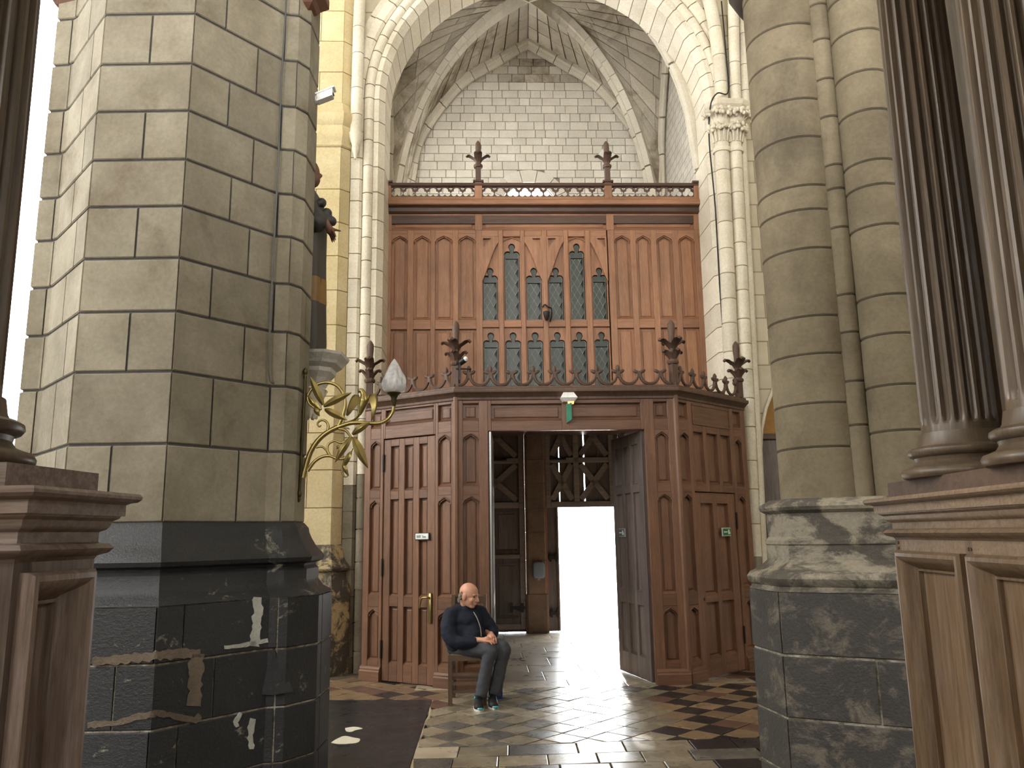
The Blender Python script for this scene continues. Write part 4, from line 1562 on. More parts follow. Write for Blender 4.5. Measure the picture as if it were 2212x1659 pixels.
# open inner leaves
def leaf_part(hx, hy, ang, L, label, strip=False, inv=1):
    d = bpy.data.objects.new('door_leaf', None)
    col.objects.link(d)
    d.parent = por
    d.location = (hx, hy, 0)
    d.rotation_euler[2] = ang
    d['label'] = label
    c = [(.12, .3, [(.25, .8, 0), (.95, 2.05, 0), (2.15, 2.6, 0)]), (.37, .55, [(.25, .8, 0), (.95, 2.05, 0), (2.15, 2.6, 0)]), (.62, .8, [(.25, .8, 0), (.95, 2.05, 0), (2.15, 2.6, 0)])]
    bay(d, ((0, -.022, 0), 0.0), 0, L, .015, 2.735, c, (M['old_door'], M['old_door']), dep=.03)
    obj('back_board', MB().box(0.0, L, .008, .03, .015, 2.735), M['old_door'], d)
    if strip:
        obj('edge_strip', MB().box(L - .004, L + .006, -.02, .028, .02, 2.73), M['steel'], d)
    return d


rl = leaf_part(1.005, -.45, math.atan2(.88, -.2) - 0, .9, 'dark inner door leaf swung open on the right of the doorway')
rl.rotation_euler[2] = math.atan2(.88, -.2)
# the panelled side of this leaf looks into the doorway (towards -u)
rl.scale = (1, -1, 1)
ll = leaf_part(-.725, -.45, math.atan2(.9, .03), .88, 'inner door leaf swung open on the left, seen edge on')
obj('metal_edge', MB().box(-.735, -.715, -.475, -.455, .02, 2.74), M['steel'], por, label='bright metal edging on the left door jamb')  # steel strip added to reflect the bright line along the leaf edge
# cornice round the porch
line = [PA, PB, PC, PD]
CPF = [(0, 3.09), (.012, 3.10), (.012, 3.125), (.03, 3.14), (.055, 3.165), (.075, 3.175), (.08, 3.195), (.075, 3.215), (.045, 3.225), (.045, 3.245), (.01, 3.255), (-.1, 3.255)]
ext = [(PA[0] - .0, PA[1])] + [PB, PC] + [PD]
for i in range(3):
    rows = []
    for d, z in CPF:
        o_ = offset(ext, d, False)
        rows.append([(o_[i][0], o_[i][1], z), (o_[i + 1][0], o_[i + 1][1], z)])
    obj('cornice', MB().rings(rows, False, False, closed=False), M['crest'], por, smooth=35)
obj('roof', MB().prism_z([PA, PB, PC, PD, (2.5, 1.5), (-2.22, 1.5)], 3.16, 3.24), M['screen_dark'], por)
obj('return_panel', MB().box(-2.22, -2.18, PA[1], 1.5, 0, 3.2), M['porch_v'], por)
obj('return_panel', MB().box(2.46, 2.5, PD[1], 1.6, 0, 3.2), M['porch_v'], por)
# cresting
def crest_mesh(bud=True, w=.2455):
    mb = MB()
    for s in (-1, 1):
        mb.tube([(s * (w / 2 - .108 * math.sin(a)), 0, .125 - .112 * math.cos(a)) for a in [k * PI / 2 * 1.02 / 9 for k in range(10)]], .019, 6)
    mb.box(-.018, .018, -.016, .016, .09, .16)
    for s in (-1, 1):
        mb.ball((s * .038, 0, .158), (.042, .017, .021), 10, 6, rot=Matrix.Rotation(-s * .5, 3, 'Y'))
        mb.ball((s * .018, 0, .128), (.014, .012, .014), 8, 6)
    if bud:
        mb.lathe([(.014, .15), (.022, .178), (.026, .2), (.016, .225), (.004, .238)], 8)
    return mb


cm = {}
for fr, L, ss, broken in ((FF, LF, [.148 + .2425 * i for i in range(10)], (2, 5, 8, 9)), (FL, LL, [LL - .12 - .24 * i for i in range(5)], (1, 2)), (FR, LR, [.1 + .242 * i for i in range(6)], ())):
    for i, s in enumerate(ss):
        b = i not in broken
        lx = fr[0][0] + s * math.cos(fr[1]) + .02 * math.sin(fr[1])
        ly = fr[0][1] + s * math.sin(fr[1]) - .02 * math.cos(fr[1])
        o = obj('crest_fleuron', crest_mesh(b) if b not in cm else None, M['crest'], por, 45, (lx, ly, 3.25), fr[1], mesh=cm.get(b))
        cm[b] = o.data
for p, rz_ in ((PA, FL[1] + .6), (PB, FL[1] / 2), (PC, FR[1] / 2), (PD, FR[1] - .6)):
    finial_parts(por, (p[0] + (.04 if p is PA else -.07 if p is PD else 0), p[1] + (-.08 if p is PD else .02), 3.25), rz_, 1.08, .25 if p in (PB, PC) else .2)

# ================================================================== signs and fittings on the porch
def at_face(fr, s, y, z):
    lx = fr[0][0] + s * math.cos(fr[1]) - y * math.sin(fr[1])
    ly = fr[0][1] + s * math.sin(fr[1]) + y * math.cos(fr[1])
    g = wl(lx, ly)
    return (g[0], g[1], z), fr[1] + WA


l_, r_ = at_face(FL, .865, -.008, 1.595)
sg = thing('door_sign', 'small white nameplate with grey lettering on the left porch door', 'sign', l_, r_)
obj('plate', MB().box(-.09, .09, -.006, .006, -.032, .032, .003), M['white'], sg)
obj('sign_frame', MB().prism([(-.097, -.04), (.102, -.04), (.102, .04), (-.097, .04)], -.002, .008, holes=[[(-.09, -.033), (.09, -.033), (.09, .033), (-.09, .033)]]), M['iron'], sg)
gr = plain('sign_grey', (128, 138, 140), .7)
x = -.07
mk = MB()
for w_, h_ in ((.012, .03), (.01, .026), (.012, .03), (.012, .03), (0, 0), (.01, .03), (.008, .02), (.012, .02), (.01, .02)):
    if w_ == 0:
        x += .022
        continue
    mk.box(x, x + w_, -.0075, -.006, -.017, -.017 + h_)
    x += w_ + .003
obj('lettering', mk, gr, sg)


def exit_sign(loc, rz, label, dim):
    s = thing('exit_sign', label, 'sign', loc, rz)
    obj('sign_frame', MB().box(-.09, .09, -.008, .006, -.05, .05, .004), plain('sign_border', (196, 198, 190) if not dim else (150, 152, 156), .5), s)  # dim copy: shade is mixed into the border and plate colours
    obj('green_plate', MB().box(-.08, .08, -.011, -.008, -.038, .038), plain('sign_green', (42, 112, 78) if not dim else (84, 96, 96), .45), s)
    w = MB().box(-.055, .01, -.0125, -.011, -.006, .006)
    w.add([(-.07, -.0125, 0), (-.05, -.0125, -.014), (-.05, -.0125, .014)], [(0, 1, 2)])
    obj('arrow', w, M['white'], s)
    p = MB().box(.025, .055, -.0125, -.011, -.026, .026)
    p.ball((.034, -.012, .02), (.007, .002, .007), 8, 6)
    p.box(.06, .072, -.0125, -.011, -.026, .002)
    obj('pictogram', p, plain('sign_pale', (206, 222, 208), .5), s)
    return s


l_, r_ = at_face(FR, .88, -.008, 1.59)
exit_sign(l_, r_, 'green exit sign with white arrow on the right porch door', False)
lp = wl(1.005 + math.cos(rl.rotation_euler[2]) * .62 - .035, -.45 + math.sin(rl.rotation_euler[2]) * .62)
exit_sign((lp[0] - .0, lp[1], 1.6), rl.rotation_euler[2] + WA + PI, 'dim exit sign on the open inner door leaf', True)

# emergency lamp over the main doorway
l_, r_ = at_face(FF, 1.27, -.055, 3.09)
el = thing('emergency_light', 'white emergency exit lamp with hanging green plate over the doorway', 'light', l_, r_)
hs = MB().rings([[(-.055, .05, .085), (.055, .05, .085), (.055, .0, .085), (-.055, .0, .085)], [(-.095, .05, .01), (.095, .05, .01), (.095, -.06, .01), (-.095, -.06, .01)], [(-.07, .05, -.03), (.07, .05, -.03), (.06, -.03, -.03), (-.06, -.03, -.03)]], True, True)
obj('housing', hs, M['white'], el)
obj('lens', MB().box(-.01, .055, -.028, .03, -.055, -.03), plain('amber_lens', (250, 190, 120), .3, emit=(1, .55, .2), strength=1.4), el, label='amber lit lens under the housing')
obj('sign_plate', MB().add([(-.03, .03, -.05), (.02, -.05, -.05), (.02, -.05, -.24), (-.03, .03, -.27), (-.022, .034, -.05), (.028, -.046, -.05), (.028, -.046, -.24), (-.022, .034, -.27)], [(0, 1, 2, 3), (4, 7, 6, 5), (0, 4, 5, 1), (3, 2, 6, 7), (0, 3, 7, 4), (1, 5, 6, 2)]), plain('green_acrylic', (60, 122, 98), .15), el, label='hanging green exit plate seen edge on')
obj('wire', MB().tube([(-.06, .03, .08), (-.07, .03, .14), (-.09, .06, .22)], .006, 6), M['black'], el)
# small spotlight clamped to the left front pinnacle
l_, r_ = at_face(FF, .055, -.05, 3.52)
sp = thing('clip_spotlight', 'small dark spotlight with pale glass clamped to the left front pinnacle', 'spotlight', l_, r_)
obj('can', MB().tube([(0, 0, 0), (.05, -.03, .03)], .035, 12), M['black'], sp, smooth=40)
obj('glass', MB().ball((.056, -.033, .034), .03, 10, 8), M['white'], sp, smooth=60)
obj('clamp', MB().tube([(-.05, 0, -.07), (.09, .0, -.075), (.12, .0, -.075)], .009, 6).box(-.02, .0, -.01, .01, -.2, 0), M['black'], sp)

# ================================================================== outer church doors
def outer_door(label, ua, ub, w, planks, braces_v, wicket, cross):
    c = (ua + ub) / 2
    d = thing('church_door', label, 'door', wl(c, w) + (0,), WA)
    for a, b, z0, z1 in planks:
        obj('plank', MB().box(a - c, b - c, 0, .05, z0, z1, .004), M['old_door'], d)
    for a, b, z0, z1 in braces_v:
        obj('brace', MB().box(a - c, b - c, -.05, -.001, z0, z1, .006), M['old_brace'], d)
    for (x0, z0), (x1, z1) in cross:
        v = Vector((x1 - x0, z1 - z0)).normalized()
        n = Vector((-v.y, v.x)) * .048
        poly = [(x0 + n.x - c, z0 + n.y), (x0 - n.x - c, z0 - n.y), (x1 - n.x - c, z1 - n.y), (x1 + n.x - c, z1 + n.y)]
        obj('cross_brace', MB().prism(poly, -.04, -.001), M['old_brace'], d)
    return d


ZH = 3.9
S1, S2 = .506, .938
planks = [(.256, .46, .012, ZH), (.46, S1 - .008, 2.05, ZH), (S1 + .008, .72, 2.05, ZH), (.721, S2 - .012, 2.05, ZH), (S2 + .012, 1.16, 2.05, ZH), (1.161, 1.38, 2.05, ZH), (1.381, 1.535, 2.05, ZH), (1.54, 1.66, .012, ZH)]
bv = [(.262, .345, 2.04, ZH), (.745, .84, 2.1, ZH), (1.36, 1.45, 2.04, ZH), (.345, 1.36, 2.80, 2.89), (.345, 1.36, 2.04, 2.14), (.345, 1.36, 3.62, 3.72), (.43, .462, .02, 2.05)]
cr = []
for a, b in ((.345, .745), (.84, 1.36)):
    for z0, z1 in ((2.14, 2.80), (2.89, 3.62)):
        cr += [((a + .03, z0 + .03), (b - .03, z1 - .03)), ((a + .03, z1 - .03), (b - .03, z0 + .03))]
DW = 4.34
od = outer_door('right leaf of the old church door with cross braces and bright open wicket', .262, 1.66, DW, planks, bv, None, cr)
for z in (.28, 1.18):
    ir = MB().box(.28 - .961, .44 - .961, -.062, -.0, z, z + .05).box(.3 - .961, .33 - .961, -.068, 0, z - .04, z + .1).box(.4 - .961, .43 - .961, -.068, 0, z - .04, z + .1)
    obj('iron_hinge', ir, M['iron'], od)
obj('bolt', MB().tube([(.34 - .961, -.06, 2.86), (.62 - .961, -.06, 2.86)], .02, 8), M['iron'], od)
planks = [(-1.3, -1.02, .012, ZH), (-1.019, -.75, .012, ZH), (-.749, -.48, .012, ZH), (-.479, -.102, .012, ZH)]
bv = [(-.2, -.112, 0.05, ZH), (-1.3, -1.2, .05, ZH), (-1.2, -.2, 2.80, 2.89), (-1.2, -.2, 2.04, 2.14), (-1.2, -.2, 3.62, 3.72), (-1.2, -.2, .05, .14), (-.72, -.64, .1, 2.04), (-1.2, -.2, 1.2, 1.27)]
cr = []
for z0, z1 in ((2.14, 2.80), (2.89, 3.62)):
    cr += [((-.93, z0 + .03), (-.24, z1 - .03)), ((-.93, z1 - .03), (-.24, z0 + .03))]
od2 = outer_door('left leaf of the old church door with cross braces and iron bolts', -1.3, -.112, DW, planks, bv, None, cr)
for a, b, z0, z1 in ((-.60, -.24, 1.33, 1.98), (-.60, -.24, .25, 1.12), (-1.12, -.78, 1.33, 1.98), (-1.12, -.78, .25, 1.12)):
    panel(od2, ((.706, -.045, 0), 0), a, b, z0, z1, 0, (M['old_door'], M['old_door']), dep=.03)
lk = MB().box(-.36 + .706, -.13 + .706, -.075, -.04, .38, .43).box(-.38 + .706, -.33 + .706, -.08, -.04, .33, .48).box(-.2 + .706, -.15 + .706, -.08, -.04, .33, .48)
obj('iron_hinge', lk, M['iron'], od2)
obj('bolt', MB().tube([(-.75 + .706, -.075, 2.86), (-.4 + .706, -.075, 2.86)], .02, 8), M['iron'], od2)
obj('red_edge', MB().box(-.112 + .706, -.101 + .706, -.03, .05, .02, ZH), plain('red_edge_paint', (190, 84, 66), .6), od2)

obj('red_edge', MB().box(.257 - .961, .268 - .961, -.03, .05, .02, ZH), plain('red_edge_paint', (190, 84, 66), .6), od)
tr = thing('stone_trumeau', 'slim weathered stone post between the two old church doors', 'post', wl(.078, DW - .02) + (0,), WA)
z = 0
M['trumeau'] = stone('brown_weathered_stone', (136, 112, 94), (104, 86, 74), (84, 72, 66), vary=(.8, 1.15))
k = 0
while z < 3.9:
    h = (.62, .55, .46, .4, .42, .4, .45, .6)[k % 8]
    hw = .172 if k else .19
    c = .035
    pl = [(-hw + c, -.12), (hw - c, -.12), (hw, -.12 + c), (hw, .2), (-hw, .2), (-hw, -.12 + c)]
    obj('stone_block', MB().prism_z(pl, z + .004, min(z + h, 3.9) - .004), M['trumeau'], tr)
    z += h
    k += 1
obj('mortar', MB().prism_z([(-.165, -.1), (.165, -.1), (.165, .2), (-.165, .2)], 0, 3.9), M['trumeau'], tr)
bx = thing('dispenser_box', 'rounded grey-blue plastic box on the stone post between the doors', 'box', wl(.105, DW - .14) + (.87,), WA)
body = MB()
rr = []
for y, s in ((0, 1), (-.05, 1), (-.075, .93), (-.085, .8)):
    ring = []
    for k in range(24):
        a = 2 * PI * k / 24
        ca, sa = math.cos(a), math.sin(a)
        ring.append((.098 * s * abs(ca) ** .4 * (1 if ca >= 0 else -1), y, .14 + .135 * s * abs(sa) ** .4 * (1 if sa >= 0 else -1)))
    rr.append(ring)
body.rings(rr, True, True)
obj('box_body', body, plain('grey_blue_plastic', (126, 136, 150), .4), bx, smooth=35)
obj('nozzle', MB().box(-.02, .02, -.06, -.03, -.02, .012), plain('grey_plastic', (150, 150, 150), .5), bx)

# ================================================================== foreground choir woodwork
def ped_rings(rect, prof, far=.3, flip=1):
    """rect = (s0, s1, dface, dback); prof = (offset, z)"""
    s0, s1, df, db = rect
    return [[(s0 - far * o, df - flip * o, z), (s1 + o, df - flip * o, z), (s1 + o, db, z), (s0 - far * o, db, z)] for o, z in prof]


def ped_panel(parent, fr, x0, x1, z0, z1, mv, mframe):
    prof = [(0, .02), (0, -.022), (.008, -.032), (.02, -.034), (.034, -.024), (.046, -.004), (.058, .022), (.066, .03), (.066, .024), (.074, .024), (.076, .042)]
    mb = MB().rings([[(x0 + i, y, z0 + i), (x1 - i, y, z0 + i), (x1 - i, y, z1 - i), (x0 + i, y, z1 - i)] for i, y in prof], False, False)
    obj('panel_moulding', mb, mframe, parent, 28, fr[0], fr[1])
    obj('panel', MB().box(x0 + .06, x1 - .06, .042, .06, z0 + .06, z1 - .06), mv, parent, loc=fr[0], rz=fr[1])


def fluted(parent, c, zb, ztop, r, name='column_shaft'):
    prof = [(.205, 0), (.213, .008), (.215, .02), (.208, .032), (.19, .038), (.172, .046), (.163, .06), (.166, .072), (.18, .078), (.187, .088), (.185, .1), (.172, .108), (.155, .112), (.148, .125), (.142, .16)]
    k = r / .133
    obj('column_base', MB().lathe([(a * k, zb + z * k) for a, z in prof], 40), M['ped_dark'], parent, 45, (c[0], c[1], 0))
    n, nf = 160, 20
    rs = []
    for z, dep in [(zb + .15, 0), (zb + .185, 0), (zb + .195, .5), (zb + .22, 1.0)] + [(zb + .22 + (ztop - zb - .22) * i / 10, 1.0) for i in range(1, 11)]:
        t = (z - zb) / 2.6
        rr = r * (1 - .10 * t * t - .06 * t)
        ring = []
        for i in range(n):
            a = 2 * PI * i / n
            ph = (a * nf / (2 * PI)) % 1.0
            fl = max(0.0, 1 - ((ph - .5) / .27) ** 2) if abs(ph - .5) < .27 else 0
            ring.append(((rr - dep * .018 * math.sqrt(fl)) * math.cos(a), (rr - dep * .018 * math.sqrt(fl)) * math.sin(a), z))
        rs.append(ring)
    obj(name, MB().rings(rs, True, True), M['ped_dark'], parent, 32, (c[0], c[1], 0))


CORN = [(0, 1.557), (.006, 1.565), (.03, 1.572), (.042, 1.583), (.03, 1.594), (.006, 1.598), (.006, 1.622), (.022, 1.628), (.03, 1.636), (.034, 1.648), (.05, 1.655), (.052, 1.66), (.062, 1.66), (.062, 1.688), (.072, 1.692), (.088, 1.694), (.097, 1.701), (.098, 1.708), (.092, 1.715), (.0, 1.717)]
# right
RA = math.radians(-93.73)
rp = thing('panelled_pedestal', 'tall panelled oak pedestal with heavy cornice carrying two fluted columns, right foreground', 'pedestal', (1.409, 3.259, 0), RA)
RB = (.04, 2.6, .10, .85)
obj('core', MB().box(RB[0] + .02, RB[1], RB[2] + .055, RB[3], 0, 1.56), M['ped_v'], rp)
F0 = ((0, .10, 0), 0)
for a, b in ((.04, .09), (.60, .646), (1.165, 1.21), (1.73, 1.775), (2.3, 2.6)):
    obj('stile', MB().box(a, b, 0, .06, 0, 1.558), M['ped_v'], rp, loc=F0[0])
for a, b in ((.09, .60), (.646, 1.165), (1.21, 1.73), (1.775, 2.3)):
    obj('rail', MB().box(a, b, .0, .06, 1.515, 1.558), M['ped_h'], rp, loc=F0[0])
    obj('rail', MB().box(a, b, .0, .06, 0, .2), M['ped_h'], rp, loc=F0[0])
    ped_panel(rp, F0, a, b, .2, 1.515, M['ped_v'], M['ped_v'])
obj('end_board', MB().box(.04, .062, .10, .85, 0, 1.558), M['ped_v'], rp)
obj('frieze', MB().rings(ped_rings(RB, [q for q in CORN if q[1] <= 1.6225]), False, False), M['ped_h'], rp, 28)
obj('cornice', MB().rings(ped_rings(RB, [q for q in CORN if q[1] >= 1.6215], .42), False, True), M['ped_h'], rp, 28)
obj('column_plinth', MB().box(.03, 2.6, .095, .5, 1.715, 1.778), M['ped_dark_h'], rp)
for s in (.37, .95, 1.53):
    fluted(rp, (s, .245), 1.776, 4.6, .133)
obj('pilaster_board', MB().box(.15, 2.6, .46, .5, 1.776, 4.6), M['ped_dark'], rp)
for x, z in ((.065, 1.545), (.065, 1.525), (.62, 1.53), (.635, 1.53)):
    obj('peg', MB().tube([(x, -.003, z), (x, .01, z)], .006, 8), M['screen_dark'], rp, loc=F0[0])

# left
LA = math.radians(-94.15)
lp_ = thing('panelled_pedestal', 'narrow dusty oak pedestal with moulded cornice and one fluted column, left foreground', 'pedestal', (-.955, 2.038, 0), LA)
LB = (.02, .31, -.09, -.8)
FA = ((.31, -.09, 0), PI)
FE = ((.31, -.8, 0), PI / 2)
obj('core', MB().box(.03, .25, -.78, -.15, 0, 1.56), M['pedl_v'], lp_)
for a, b in ((0, .02), (.262, .29)):
    obj('stile', MB().box(a, b, 0, .06, 0, 1.558), M['pedl_v'], lp_, loc=FA[0], rz=FA[1])
for z0, z1 in ((0, .2), (1.535, 1.558)):
    obj('rail', MB().box(.02, .262, 0, .06, z0, z1), M['pedl_v'], lp_, loc=FA[0], rz=FA[1])
ped_panel(lp_, FA, .02, .262, .2, 1.535, M['pedl_v'], M['pedl_v'])
for a, b in ((0, .08), (.66, .71)):
    obj('stile', MB().box(a, b, 0, .06, 0, 1.558), M['pedl_v'], lp_, loc=FE[0], rz=FE[1])
for z0, z1 in ((0, .2), (1.535, 1.558)):
    obj('rail', MB().box(.08, .66, 0, .06, z0, z1), M['pedl_h'], lp_, loc=FE[0], rz=FE[1])
ped_panel(lp_, FE, .08, .66, .2, 1.535, M['pedl_v'], M['pedl_v'])
obj('frieze', MB().rings(ped_rings(LB, [q for q in CORN if q[1] <= 1.6225], .3, -1), False, False), M['pedl_h'], lp_, 28)
obj('cornice', MB().rings(ped_rings(LB, [q for q in CORN if q[1] >= 1.6215], .3, -1), False, True), M['pedl_h'], lp_, 28)
obj('column_plinth', MB().box(.026, .36, -.8, -.092, 1.715, 1.768), M['pedl_h'], lp_)
fluted(lp_, (.30, -.33), 1.768, 4.6, .133)

# ================================================================== wrought brass wall lamp on the pillar
def at(px, py, Y):
    """where the sight line through a photo point meets the plane at depth Y"""
    u, v = px - 1106.0, py - 829.5
    u0 = u * math.cos(ROLL) - v * math.sin(ROLL)
    v0 = u * math.sin(ROLL) + v * math.cos(ROLL)
    a, b = u0 / FPX, -v0 / FPX
    dx, dy, dz = a, math.cos(TILT) - b * math.sin(TILT), math.sin(TILT) + b * math.cos(TILT)
    return Vector((dx * Y / dy, Y, EYE + dz * Y / dy))


LY = 5.32
LO = Vector((-1.42, LY, 1.8))
lamp = thing('wall_lamp', 'brass wall lamp of scrolling lily stems with bird and frosted flame shade', 'lamp', LO)


def K(x, y, dy=0.0):
    p = at(620 + x / 4.147, 720 + y / 4.147, LY) - LO
    p.y += dy
    return p


def stem(name, pts, r0, r1, mat='brass'):
    P = spline([K(*p) for p in pts], 7)
    return obj(name, MB().tube([tuple(p) for p in P], lambda t: r0 + (r1 - r0) * t, 10), M[mat], lamp, 60)


def lily_leaf(p0, p1, w, bend=(0, 0), name='leaf', th=.006):
    a, b = K(*p0), K(*p1)
    d = (b - a)
    n = Vector((-d.z, 0, d.x)).normalized()
    rs = []
    off = Vector((bend[0], 0, bend[1])) * .001
    for k in range(11):
        t = k / 10
        c = a.lerp(b, t) + n * (off.x * math.sin(PI * t)) + Vector((0, -.02 * math.sin(PI * t), 0))
        ww = w * (math.sin(PI * min(1, t * .95 + .06)) ** .8) * (1 - .25 * t) + .0015
        rs.append([tuple(c - n * ww), tuple(c + Vector((0, -th - ww * .25, 0))), tuple(c + n * ww), tuple(c + Vector((0, th * .3, 0)))])
    mb = MB().rings(rs, True, True)
    mb.tube([r[1] for r in rs], .0035, 6)
    obj(name, mb, M['brass'], lamp, 40)


stem('back_rod', [(165, 330), (160, 500), (150, 700), (135, 950), (125, 1200), (112, 1420), (106, 1500)], .011, .009, 'brass_dark')
for y, s in ((345, 1.2), (390, 1), (700, .8), (950, .9), (1440, 1.2), (1485, .9)):
    p = K(165 - (y - 330) * .05, y)
    obj('rod_ornament', MB().ball(tuple(p), (.014 * s, .012 * s, .024 * s), 10, 8), M['brass_dark'], lamp, 60)
stem('main_stem', [(145, 1295), (168, 1200), (205, 1080), (262, 980), (340, 902), (430, 850), (480, 832), (560, 806), (640, 800), (740, 806), (830, 804), (900, 770), (945, 710), (955, 648)], .019, .0115)
stem('stem_ring', [(455, 840), (495, 750), (520, 645), (505, 545), (452, 472), (372, 442), (290, 452), (222, 500), (185, 570), (205, 635), (262, 672), (310, 678)], .014, .008)
stem('scroll', [(360, 885), (370, 840), (362, 805), (335, 780), (298, 782), (275, 808), (288, 836), (306, 822)], .011, .005)
stem('lower_stem', [(185, 1235), (240, 1155), (310, 1108), (380, 1098), (440, 1120), (505, 1122), (558, 1082), (588, 1030)], .012, .007)
stem('lower_ring', [(392, 1108), (362, 1048), (374, 992), (428, 964), (478, 982), (520, 965), (545, 935)], .009, .006)
stem('tendril', [(262, 1022), (312, 1016), (345, 1042), (372, 1085), (405, 1115)], .008, .005)
stem('flower_stem', [(465, 855), (520, 868), (552, 900), (572, 930)], .01, .008)
stem('thorn', [(215, 1050), (222, 1010), (210, 985)], .009, .002)
stem('thorn', [(420, 865), (480, 850), (545, 850), (560, 862)], .008, .003)
for p0, p1, w in (((325, 640), (213, 395), .021), ((330, 655), (578, 533), .021), ((340, 680), (540, 778), .021), ((300, 690), (185, 560), .014), ((250, 665), (292, 742), .014),
                  ((575, 930), (432, 1155), .02), ((595, 930), (725, 1208), .026), ((585, 905), (756, 792), .02), ((575, 1060), (505, 1215), .015), ((505, 1160), (548, 1275), .013), ((470, 1010), (448, 1035), .008)):
    lily_leaf(p0, p1, w * 1.3)
stem('curl', [(498, 1205), (495, 1250), (520, 1285), (548, 1272), (545, 1255)], .008, .003)
# the bird
bd = MB()
bd.limb([K(655, 720), K(672, 660), K(688, 600), K(684, 545), K(668, 515)], [.012, .026, .032, .02, .017], 12)
bd.ball(tuple(K(660, 512)), (.02, .015, .015), 12, 8)
bd.tube([tuple(K(645, 512)), tuple(K(632, 522))], lambda t: .007 * (1 - t) + .001, 8)
obj('bird_body', bd, M['brass'], lamp, 60, label='small brass bird perched on the stem')
for pts in (((690, 610), (640, 560), (600, 575), (560, 650), (530, 735)), ((715, 620), (745, 555), (785, 560), (800, 640), (765, 785))):
    P = spline([K(*p) for p in pts], 5)
    w = MB()
    rs = []
    for k, p in enumerate(P):
        t = k / (len(P) - 1)
        ww = .05 * math.sin(PI * min(1, t * .8 + .15)) + .003
        n = Vector((.75 if pts[0][0] < 700 else -.8, 0, -.5)).normalized()
        rs.append([tuple(p - n * ww * .3), tuple(p + Vector((0, -.012, 0))), tuple(p + n * ww), tuple(p + Vector((0, .004, 0)))])
    w.rings(rs, True, True)
    obj('bird_wing', w, M['brass'], lamp, 45)
obj('bird_tail', MB().tube([tuple(p) for p in spline([K(660, 700), K(635, 745), K(600, 775), K(545, 795)], 5)], lambda t: .013 - .006 * t, 8, .6), M['brass'], lamp, 50)
# cup and flame shade
c0 = K(957, 655)
cup = [(.012, 0), (.014, .02), (.02, .035), (.019, .055), (.03, .075), (.045, .083), (.05, .09), (.044, .098), (.02, .1)]
obj('candle_cup', MB().lathe([(r, c0.z + z) for r, z in cup], 20, c0.x, c0.y), M['brass_dark'], lamp, 45)
q = NT('frosted_flame_glass')
v = q.coord((1, 1, 1))
n1 = q.noise(v, 22, 4, .6, 1.2)
q.b.inputs['Transmission Weight'].default_value = .35
q.b.inputs['Emission Color'].default_value = (.9, .93, 1, 1)
q.b.inputs['Emission Strength'].default_value = 0.0
q.bump(n1, .6, .01)
flame_mat = q.done(q.ramp(n1, [(.3, shade((196, 198, 206))), (.7, shade((250, 250, 252)))]), .25)
rs = []
n = 60
for j in range(27):
    t = j / 26
    rad = .082 * (math.sin(PI * min(1, .13 + .87 * t ** .62)) ** .75) * (1 - .18 * t) + .001
    if j == 26:
        rad = .002
    ring = []
    for i in range(n):
        a = 2 * PI * i / n
        tw = 1 + .085 * math.sin(6 * a + 5.0 * t) * math.sin(PI * t) ** .6 + .05 * math.sin(11 * a - 9 * t) * math.sin(PI * t)
        ring.append((c0.x + rad * tw * math.cos(a), c0.y + rad * tw * math.sin(a), c0.z + .09 + .24 * t))
    rs.append(ring)
obj('flame_shade', MB().rings(rs, True, True), flame_mat, lamp, 80, label='frosted white glass shade shaped like a flame')

# ---- cable clipped to the pillar
P = spline([at(x, y, 5.095) for x, y in ((622, -60), (615, 60), (607, 190), (602, 330), (596, 450), (590, 560), (584, 690), (581, 790), (584, 822), (592, 828))], 5)
o = obj('wall_cable', MB().tube([tuple(p) for p in P], .006, 6), plain('grey_cable', (92, 92, 92), .6), None, 60)
tag(o, 'thin grey cable hanging down the face of the octagonal pillar', 'cable')

# ---- security camera on the pillar
sc0 = at(686, 215, 5.45)
cm_ = thing('security_camera', 'white bullet security camera on the right side of the pillar', 'camera', sc0)
e_ = at(722, 201, 5.45) - sc0
d = e_.normalized()
obj('camera_body', MB().rings([[tuple(d * t + Vector((0, s * .032, c * .030)) + Vector((-d.z, 0, d.x)) * c * 0.0) for s, c in ((-1, -1), (1, -1), (1, 1), (-1, 1))] for t in (-.0, .125)], True, True), M['white'], cm_)
obj('sun_shield', MB().rings([[tuple(d * t + Vector((0, s * .037, c))) for s, c in ((-1, .028), (-1, .04), (1, .04), (1, .028))] for t in (-.02, .14)], True, True), M['white'], cm_)
obj('mount_ball', MB().tube([(-.05, 0, -.012), (.005, 0, .0)], .035, 14), plain('grey_plastic_mount', (188, 190, 192), .5), cm_, 45)
obj('lens', MB().tube([tuple(d * .12), tuple(d * .128)], .02, 12), M['black'], cm_)

# ---- statue on a console behind the pillar
SP = Vector((-1.605, 5.98, 2.96))
con = thing('stone_console', 'pale moulded stone console with carved leaf on the pillar below the statue', 'console', (SP.x + .07, SP.y - .05, 2.6))
cs = [(.06, .0), (.09, .06), (.10, .12), (.12, .16), (.13, .18), (.16, .22), (.165, .25), (.20, .28), (.21, .30), (.24, .34), (.245, .36), (.2, .37)]
obj('console_slab', MB().rings([[(a * r * 1.1, b * r, z) for a, b in ((-1, -.75), (-.6, -1), (.6, -1), (1, -.6), (1, .6), (.6, 1), (-.6, 1), (-1, .75))] for r, z in cs], True, True), stone('white_stone', (208, 204, 196), vary=(1, 1)), con)
lf = MB()
for a in (-1.2, -.4, .4, 1.2, 2.0, -2.0):
    blade(lf, a, [(.05, -.12, .03), (.075, -.04, .08), (.10, .05, .09), (.125, .10, .06), (.13, .085, .02)], .015)
obj('carved_leaf', lf, M['arch'], con, 45)
